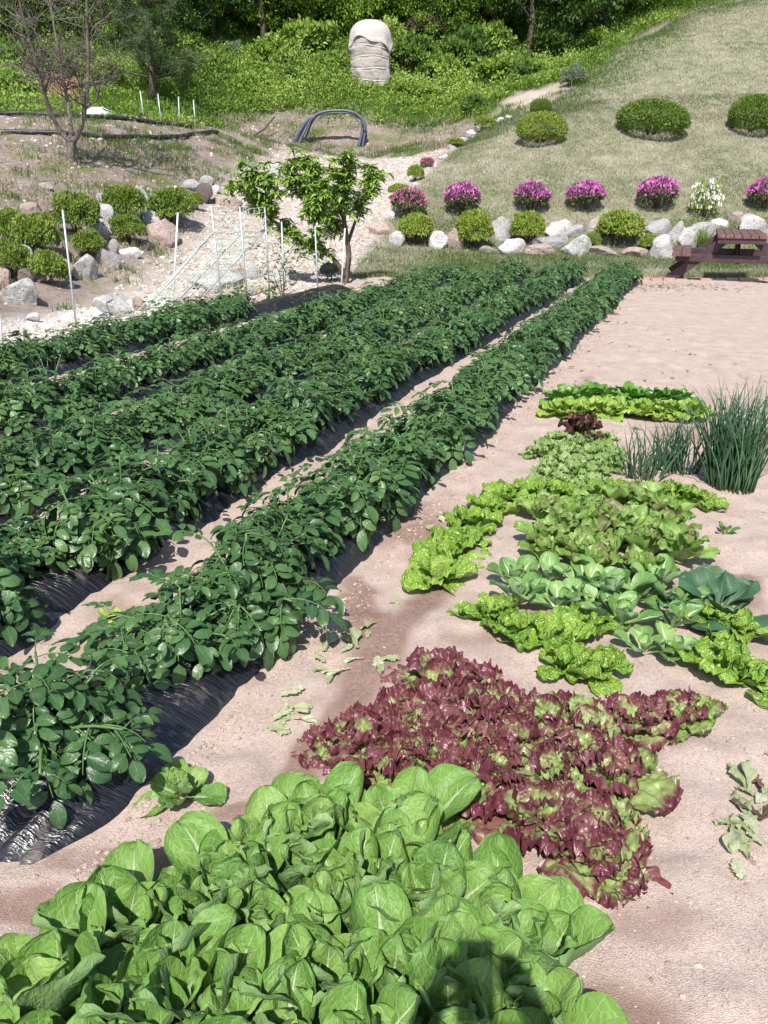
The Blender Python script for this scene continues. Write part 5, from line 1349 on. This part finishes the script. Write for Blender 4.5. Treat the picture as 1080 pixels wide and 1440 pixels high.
# dry weeds lying on the raked soil
Q = np.concatenate([rw.normal((4.35, 13.1), (.75, .35), (520, 2)), rw.normal((1.35, 6.3), (.22, .25), (60, 2)), rw.normal((1.9, 9.2), (.3, .5), (60, 2)), rw.normal((2.6, 11.), (.3, .8), (50, 2)), rw.uniform((1.6, 1.0), (3.4, 12), (160, 2))])
g = G(); D = rand_dir(rw, len(Q)); D[:, 2] *= .25
quad_leaves(g, np.c_[Q, ground_z(Q[:, 0], Q[:, 1]) + .012], D, np.tile([[0, 0, 1.0]], (len(Q), 1)), rw.uniform(.03, .09, len(Q)), rw.uniform(.008, .03, len(Q)), rw.rand(len(Q)))
tag(link('dry_weeds', g.mesh('dry_weeds', [simple_leaf('dry_weed', [(.1, (.14, .16, .08)), (.5, (.26, .25, .16)), (.9, (.42, .38, .28))], .8, .1, .2, 3, .3)], smooth=False)), kind='stuff')
# pot herbs and small plants
def leafy(seed, n, h, leafsz, mat, spread=.5):
    r = np.random.RandomState(seed); g = G(); 
    k = r.rand(n); a = r.uniform(0, 6.28, n); q = r.rand(n) ** .6 * spread * h
    P = np.c_[np.cos(a) * q * (.3 + k), np.sin(a) * q * (.3 + k), k * h]
    D = unit(np.c_[np.cos(a), np.sin(a), r.uniform(-.3, .7, n)] + rand_dir(r, n) * .5)
    s = leafsz * r.uniform(.6, 1.3, n)
    quad_leaves(g, P, D, unit(rand_dir(r, n) * .5 + np.array([0, 0, 1])), s, s * .5, r.rand(n))
    return g.mesh('leaves', [mat], smooth=False)
for px, py, h, n, lab in [(398, 420, .75, 230, "grey green leafy plant growing between the poles before the fruit tree"), (340, 428, .28, 70, "low green seedlings at the foot of the middle net post"), (378, 424, .22, 50, "low pale green plant right of the net frame"),
                          (466, 396, .35, 90, "dark green weed beside the dark rock under the fruit tree"), (983, 352, .5, 0, "")]:
    if n: 
        p = pix(px, py); gs_ = G(); rq = random.Random(int(px))
        for k in range(5): tube(gs_, [(0, 0, -.03), (rq.gauss(0, .08) * h, rq.gauss(0, .08) * h, h * .5), (rq.gauss(0, .2) * h, rq.gauss(0, .2) * h, h * .95)], [.006, .004, .002], 4)
        thing('small_plant', [('leaves', leafy(int(px), n, h, .07, M_azleaf if n > 80 else M_bank)), ('stems', gs_.mesh('stems', [M_pstem]))], lab, 'plant', None, tuple(p))
p = pix(985, 356); Qb = rw.normal(0, .09, (90, 2))
n = 90; g = G(); 
for k in range(46):
    a = rw.uniform(0, 6.28); b = rw.uniform(.05, .5); hgt = rw.uniform(.35, .6); o = rw.normal(0, .05, 2)
    tube(g, [(o[0], o[1], -.02), (o[0] + math.cos(a) * b * hgt * .4, o[1] + math.sin(a) * b * hgt * .4, hgt * .6), (o[0] + math.cos(a) * b * hgt, o[1] + math.sin(a) * b * hgt, hgt)], [.010, .009, .001], 3, rnd=rw.rand())
tag(link('grass_clump', g.mesh('grass_clump', [M_green_blade]), None, tuple(p)), "clump of upright green blades between the white rocks behind the table", 'ornamental grass')

# ------------------------------------------------------------------ pulled leaves drying on the soil
def wilt_mesh(seed, mat):
    r = random.Random(seed); g = G()
    for k in range(r.randint(1, 3)):
        arr = leaf_arr(r.uniform(.09, .15), r.uniform(.035, .06), sh_frill if r.random() < .5 else sh_spoon, 6, 14, r.uniform(2, 12), -r.uniform(5, 25), r.uniform(-.2, .4), .006, 3, .006, .002, r)
        put_leaf(g, arr, r.uniform(0, 6.28), (r.uniform(-.02, .02), r.uniform(-.02, .02), .004 + .006 * k), r.uniform(-.3, .3), r.random())
    return g.mesh('leaf', [mat])
WL = [wilt_mesh(i, M_wilt) for i in range(6)]; WD = [wilt_mesh(20 + i, M_wiltdark) for i in range(2)]
def litter(pts, where, grp):
    for k, a in enumerate(pts):
        p = gp(a[0], a[1]); dark = len(a) > 2
        o = link('wilted_leaf', (WD[k % 2] if dark else WL[rng.randrange(6)]), None, (p[0], p[1], float(ground_z(np.array([p[0]]), np.array([p[1]]))[0]) + .006), (0, 0, rng.uniform(0, 6.28)), rng.uniform(.5, .85))
        tag(o, f"{'shrivelled brown' if dark else 'wilted pale green'} leaf, {ordinal(k + 1)} in the litter {where}", 'leaf', grp)
litter([(548, 850), (528, 880), (520, 905), (500, 918), (468, 905), (482, 925), (455, 918), (512, 932), (472, 948), (492, 945), (530, 935), (462, 935)], "between potatoes and red lettuces", 'wilted leaves on the soil path')
litter([(400, 983), (408, 998), (388, 1012), (412, 1012), (378, 1024), (398, 1022)], "right of the black film gap", 'wilted leaves beside the potatoes')
litter([(1074, 1068), (1046, 1085, 1), (1062, 1098), (1072, 1112), (1050, 1118), (1066, 1132), (1078, 1140), (1052, 1152), (1074, 1162, 1), (1058, 1172), (1044, 1190), (1066, 1190), (1030, 1172), (1034, 1216)], "at the right border", 'pulled weeds at the right border')
litter([(610, 790), (598, 742), (612, 728)], "left of the bright lettuces", 'wilted leaves by the bright lettuces')

# ------------------------------------------------------------------ trees beyond the slope
M_forest = [simple_leaf('broad_leaf', [(.1, (.07, .14, .014)), (.45, (.15, .27, .028)), (.85, (.27, .40, .06))], .5, .32, .35, .5, .35),
            simple_leaf('dark_broad_leaf', [(.1, (.028, .062, .013)), (.5, (.06, .125, .02)), (.9, (.13, .21, .035))], .45, .25, .4, .5, .35)]
M_needle = simple_leaf('pine_needle', [(.1, (.035, .065, .022)), (.5, (.075, .115, .040)), (.9, (.15, .19, .07))], .55, .12, .3, .6, .3)
def tree_proto(seed, h, rx, mat, n_cl=75, per=130, low=.16, leaf=.17):
    r = np.random.RandomState(seed); rr_ = random.Random(seed); gt_, gc_ = G(), G()
    P = np.c_[np.cumsum(r.normal(0, .12, 8)) * .5, np.cumsum(r.normal(0, .12, 8)) * .5, np.linspace(-.3, h * .8, 8)]
    P[:2, :2] = 0
    tube(gt_, P, np.linspace(.15, .04, 8) * h / 8, 7)
    for k in range(9):
        i = rr_.randint(2, 6); a = rr_.uniform(0, 6.28); L = rx * rr_.uniform(.5, .95)
        Q = [P[i] + np.array([math.cos(a) * L * t_, math.sin(a) * L * t_, L * (.55 * t_ - .1 * t_ * t_)]) for t_ in np.linspace(0, 1, 5)]
        tube(gt_, Q, np.linspace(.055, .015, 5) * h / 8, 5)
    c = rand_dir(r, n_cl) * (r.rand(n_cl, 1) ** .38)
    cen = c * np.array([rx, rx, h * (1 - low) / 2]) + np.array([0, 0, h * (1 + low) / 2])
    cen[:, :2] *= (1 + .25 * r.normal(0, 1, (n_cl, 1)))
    rad = r.uniform(.45, 1.0, n_cl) * rx * .36
    ci = np.repeat(np.arange(n_cl), per); D = rand_dir(r, n_cl * per)
    Pl = cen[ci] + D * (r.rand(n_cl * per, 1) ** .5) * rad[ci][:, None] * np.array([1, 1, .55])
    out = unit(D * .6 + rand_dir(r, n_cl * per) * .7 + np.array([0, 0, -.25])); nn = unit(rand_dir(r, n_cl * per) * .65 + np.array([0, 0, 1]))
    s = r.uniform(.65, 1.3, n_cl * per) * leaf
    quad_leaves(gc_, Pl, out, nn, s, s * .55, np.clip(.5 + np.repeat(r.normal(0, .16, n_cl), per) + r.normal(0, .16, n_cl * per), 0, 1))
    return gt_.mesh('trunk', [M_bark]), gc_.mesh('crown', [mat], smooth=False)
TP = [tree_proto(1, 8.0, 3.0, M_forest[0], 95, low=.07), tree_proto(2, 7.0, 2.7, M_forest[1], 80, low=.14), tree_proto(3, 9.5, 3.3, M_forest[1], 90, low=.10), tree_proto(4, 4.6, 2.9, M_forest[0], 85, low=.0)]
DESC = ["bright green broadleaf tree", "dark green broadleaf tree", "tall dark broadleaf tree", "low bushy bright green tree"]
FT = [(-60, 70, 0, .9), (30, 62, 1, 1.0), (110, 52, 0, 1.0), (262, 82, 1, .62), (300, 66, 1, .8), (345, 48, 3, .8), (425, 54, 3, .85), (470, 44, 0, .85), (540, 32, 3, .9), (588, 46, 3, .6), (235, 40, 3, 1.0), (390, 46, 3, .75), (500, 46, 3, .7), (150, 72, 3, .7), (60, 66, 3, .7), (640, 60, 3, .6),  (640, 42, 0, .85), (690, 62, 1, .9), (742, 88, 2, .8), (800, 82, 1, .95), (850, 52, 2, .9), (905, 22, 3, .6),
      (200, 30, 2, 1.0), (380, 20, 1, 1.0), (600, 12, 2, 1.0), (740, 30, 2, 1.1), (850, 12, 1, 1.1), (-20, 20, 2, 1.1), (500, 4, 2, 1.0), (300, 10, 2, 1.1), (680, 6, 2, 1.1), (940, -6, 3, .8), (100, 6, 2, 1.1)]
order = sorted(range(len(FT)), key=lambda k: FT[k][0]); rank = {k: i + 1 for i, k in enumerate(order)}
for k, (px, py, v, s) in enumerate(FT):
    p = pix(px, py)
    thing('forest_tree', [('trunk', TP[v][0]), ('crown', TP[v][1])], f"{DESC[v]} at the top of the slope, {ordinal(rank[k])} trunk from the left", 'tree', 'trees along the top of the slope', (p[0], p[1], p[2] - .1), (0, 0, rng.uniform(0, 6.28)), s)
for k, (x, y, v) in enumerate([(-22, 52, 1), (-14, 54, 2), (-6, 55, 0), (1, 54, 2), (8, 55, 1), (15, 54, 2), (-30, 46, 2), (21, 52, 0), (24, 46, 1)]):
    thing('forest_tree', [('trunk', TP[v][0]), ('crown', TP[v][1])], f"{DESC[v]} in the back row of the wood, {ordinal(k + 1)} of that row", 'tree', 'trees in the back of the wood', (x, y, Hs(x, y) - .1), (0, 0, k * 1.3), 1.25)
# the thin leaning pine trunk among the broadleaf trees, and the bushy pine behind the bare tree
def pine(seed, h, label, loc, trunk_lean=(0, 0), crown_from=.25, spread=1.9, ntuft=330, r0=.13):
    r = random.Random(seed); rr_ = np.random.RandomState(seed); gt_, gc_ = G(), G()
    P = np.array([(trunk_lean[0] * t_ * h + .1 * math.sin(5 * t_), trunk_lean[1] * t_ * h, t_ * h - .3 * (t_ == 0)) for t_ in np.linspace(0, 1, 9)])
    tube(gt_, P, np.linspace(r0, .03, 9), 7); TU = []
    for k in range(34):
        z = crown_from + (1 - crown_from) * r.random(); i = z * 8
        B = np.array([np.interp(i, range(9), P[:, c]) for c in range(3)]); a = r.uniform(0, 6.28); L = spread * (1.08 - z * .75) * r.uniform(.6, 1.1)
        Q = np.array([B + np.array([math.cos(a) * L * t_, math.sin(a) * L * t_, L * (.12 * t_ + .22 * t_ * t_)]) for t_ in np.linspace(0, 1, 6)])
        tube(gt_, Q, np.linspace(.035, .012, 6), 5)
        for q in range(ntuft // 34):
            t_ = r.uniform(.3, 1); b = np.array([np.interp(t_ * 5, range(6), Q[:, c]) for c in range(3)]) + rr_.normal(0, .13, 3)
            TU.append(b)
    TU = np.array(TU); m = 34; ti = np.repeat(np.arange(len(TU)), m)
    D = unit(rand_dir(rr_, len(ti)) + np.array([0, 0, .45]))
    quad_leaves(gc_, TU[ti], D, rand_dir(rr_, len(ti)), rr_.uniform(.16, .30, len(ti)), .014, np.clip(.5 + np.repeat(rr_.normal(0, .15, len(TU)), m) + rr_.normal(0, .15, len(ti)), 0, 1))
    thing('pine_tree', [('trunk', gt_.mesh('trunk', [M_bark])), ('crown', gc_.mesh('crown', [M_needle], smooth=False))], label, 'tree', None, loc)
p = pix(208, 150); pine(3, 4.6, "bushy pine with long needles just behind the bare tree", (p[0], p[1] + .6, p[2]), (0, 0), .12, 2.3, 560, .12)
p = pix(372, 66); pine(4, 6.5, "thin leaning pine trunk standing before the broadleaf wood", tuple(p), (-.12, 0), .55, 1.7, 260, .14)

# ------------------------------------------------------------------ the photographer, standing behind the phone (only the shadow shows)
def rubbery(name, col, rough=.7):
    t = NT(name); return t.done(t.bsdf(t.mix(t.noise(t.objc(), 30, 3), col, tuple(c * .8 for c in col)), rough, .3))
def person_material():
    t = NT('person_skin_and_clothes'); sp = t.n('ShaderNodeSeparateXYZ', None, Vector=t.objc()); z = sp.outputs[2]
    skin = (.48, .29, .21); shirt = (.20, .24, .34); trous = (.06, .065, .08)
    col = t.mix(t.step(z, .925, .93), trous, shirt)
    col = t.mix(t.step(z, 1.425, 1.43), col, skin)
    fwd = t.step(sp.outputs[1], .20, .205)
    col = t.mix(t.math('MULTIPLY', fwd, t.step(z, .5, .51)), col, skin)
    return t.done(t.bsdf(col, .7, .3))
PX, PY = .03, -.40
sk = bpy.data.meshes.new('person'); vs, es, rd = [], [], []
def node(p, r_, par=None):
    vs.append(p); rd.append(r_)
    if par is not None: es.append((par, len(vs) - 1))
    return len(vs) - 1
pel = node((0, 0, .92), .15)
sp1 = node((0, .0, 1.10), .135, pel); sp2 = node((0, .01, 1.30), .155, sp1); nk0 = node((0, .02, 1.42), .075, sp2); nk = node((0, .035, 1.50), .058, nk0)
hd0 = node((0, .05, 1.57), .085, nk); hd1 = node((0, .05, 1.65), .098, hd0); node((0, .04, 1.72), .07, hd1); node((0, .155, 1.605), .014, node((0, .135, 1.615), .022, hd0))
for s in (-1, 1):
    hp = node((s * .10, 0, .86), .105, pel); kn = node((s * .12, .02, .48), .062, hp); an = node((s * .13, -.01, .09), .042, kn); node((s * .14, .16, .035), .034, node((s * .135, .06, .045), .042, an))
    shd = node((s * .17, .01, 1.38), .062, sp2); el = node((s * .27, .10, 1.16), .043, shd); wr = node((s * .115 - .02, .32, 1.415), .028, el)
    pm = node((s * .085 - .02, .355, 1.46), .030, wr)
    for f in range(4):
        k0 = node((s * .088 - .02, .375 - .004 * f, 1.475 + .019 * (f - 1)), .011, pm); k1 = node((s * .062 - .02, .402, 1.482 + .02 * (f - 1)), .0092, k0); node((s * (.030 + .004 * abs(f - 1.5)) - .02, .396, 1.484 + .02 * (f - 1)), .008, k1)
    t0 = node((s * .075 - .02, .335, 1.478), .012, pm); t1 = node((s * .052 - .02, .338, 1.50), .010, t0); node((s * .028 - .02, .352, 1.512), .0085, t1)
sk.from_pydata(vs, es, []); sk.update()
pm_o = link('person', sk, None, (PX, PY, 0)); sk.materials.append(person_material())
m_ = pm_o.modifiers.new('skin', 'SKIN')
for i, rv in enumerate(rd): sk.skin_vertices[0].data[i].radius = (rv, rv * (.72 if i in (1, 2) else 1))
sk.skin_vertices[0].data[0].use_root = True
m_.use_smooth_shade = True
ms = pm_o.modifiers.new('sub', 'SUBSURF'); ms.levels = ms.render_levels = 2
tag(pm_o, "person in a blue shirt holding up a phone, casting the shadow on the cabbages", 'person')
gh = G(); n_ = 24
TH, PHI = np.meshgrid(np.linspace(0, PI * .56, 12), np.linspace(0, 2 * PI, n_ + 1), indexing='ij')
Vh = np.stack([.108 * np.sin(TH) * np.cos(PHI), .118 * np.sin(TH) * np.sin(PHI) - .012, 1.64 + .118 * np.cos(TH)], -1).reshape(-1, 3)
gh.add(Vh, grid_faces(n_, 11))
link('hair', gh.mesh('hair', [rubbery('black_hair', (.02, .017, .015), .5)]), pm_o, (0, .03, 0))
gph = G(); box(gph, (0, 0, 0), (.076, .156, .0085), bev=.003)
ph = link('smartphone', gph.mesh('smartphone', [rubbery('dark_phone_glass', (.02, .02, .024), .15)]), None, (0, 0, 0), (R(90) - PITCH, 0, 0))
vd = np.array([0, math.cos(PITCH), -math.sin(PITCH)]); up_ = np.array([0, math.sin(PITCH), math.cos(PITCH)])
ph.location = tuple(np.array([0, 0, CAM_H]) - vd * .012 - up_ * .055)
tag(ph, "dark smartphone held upright in the photographer's hands", 'smartphone')
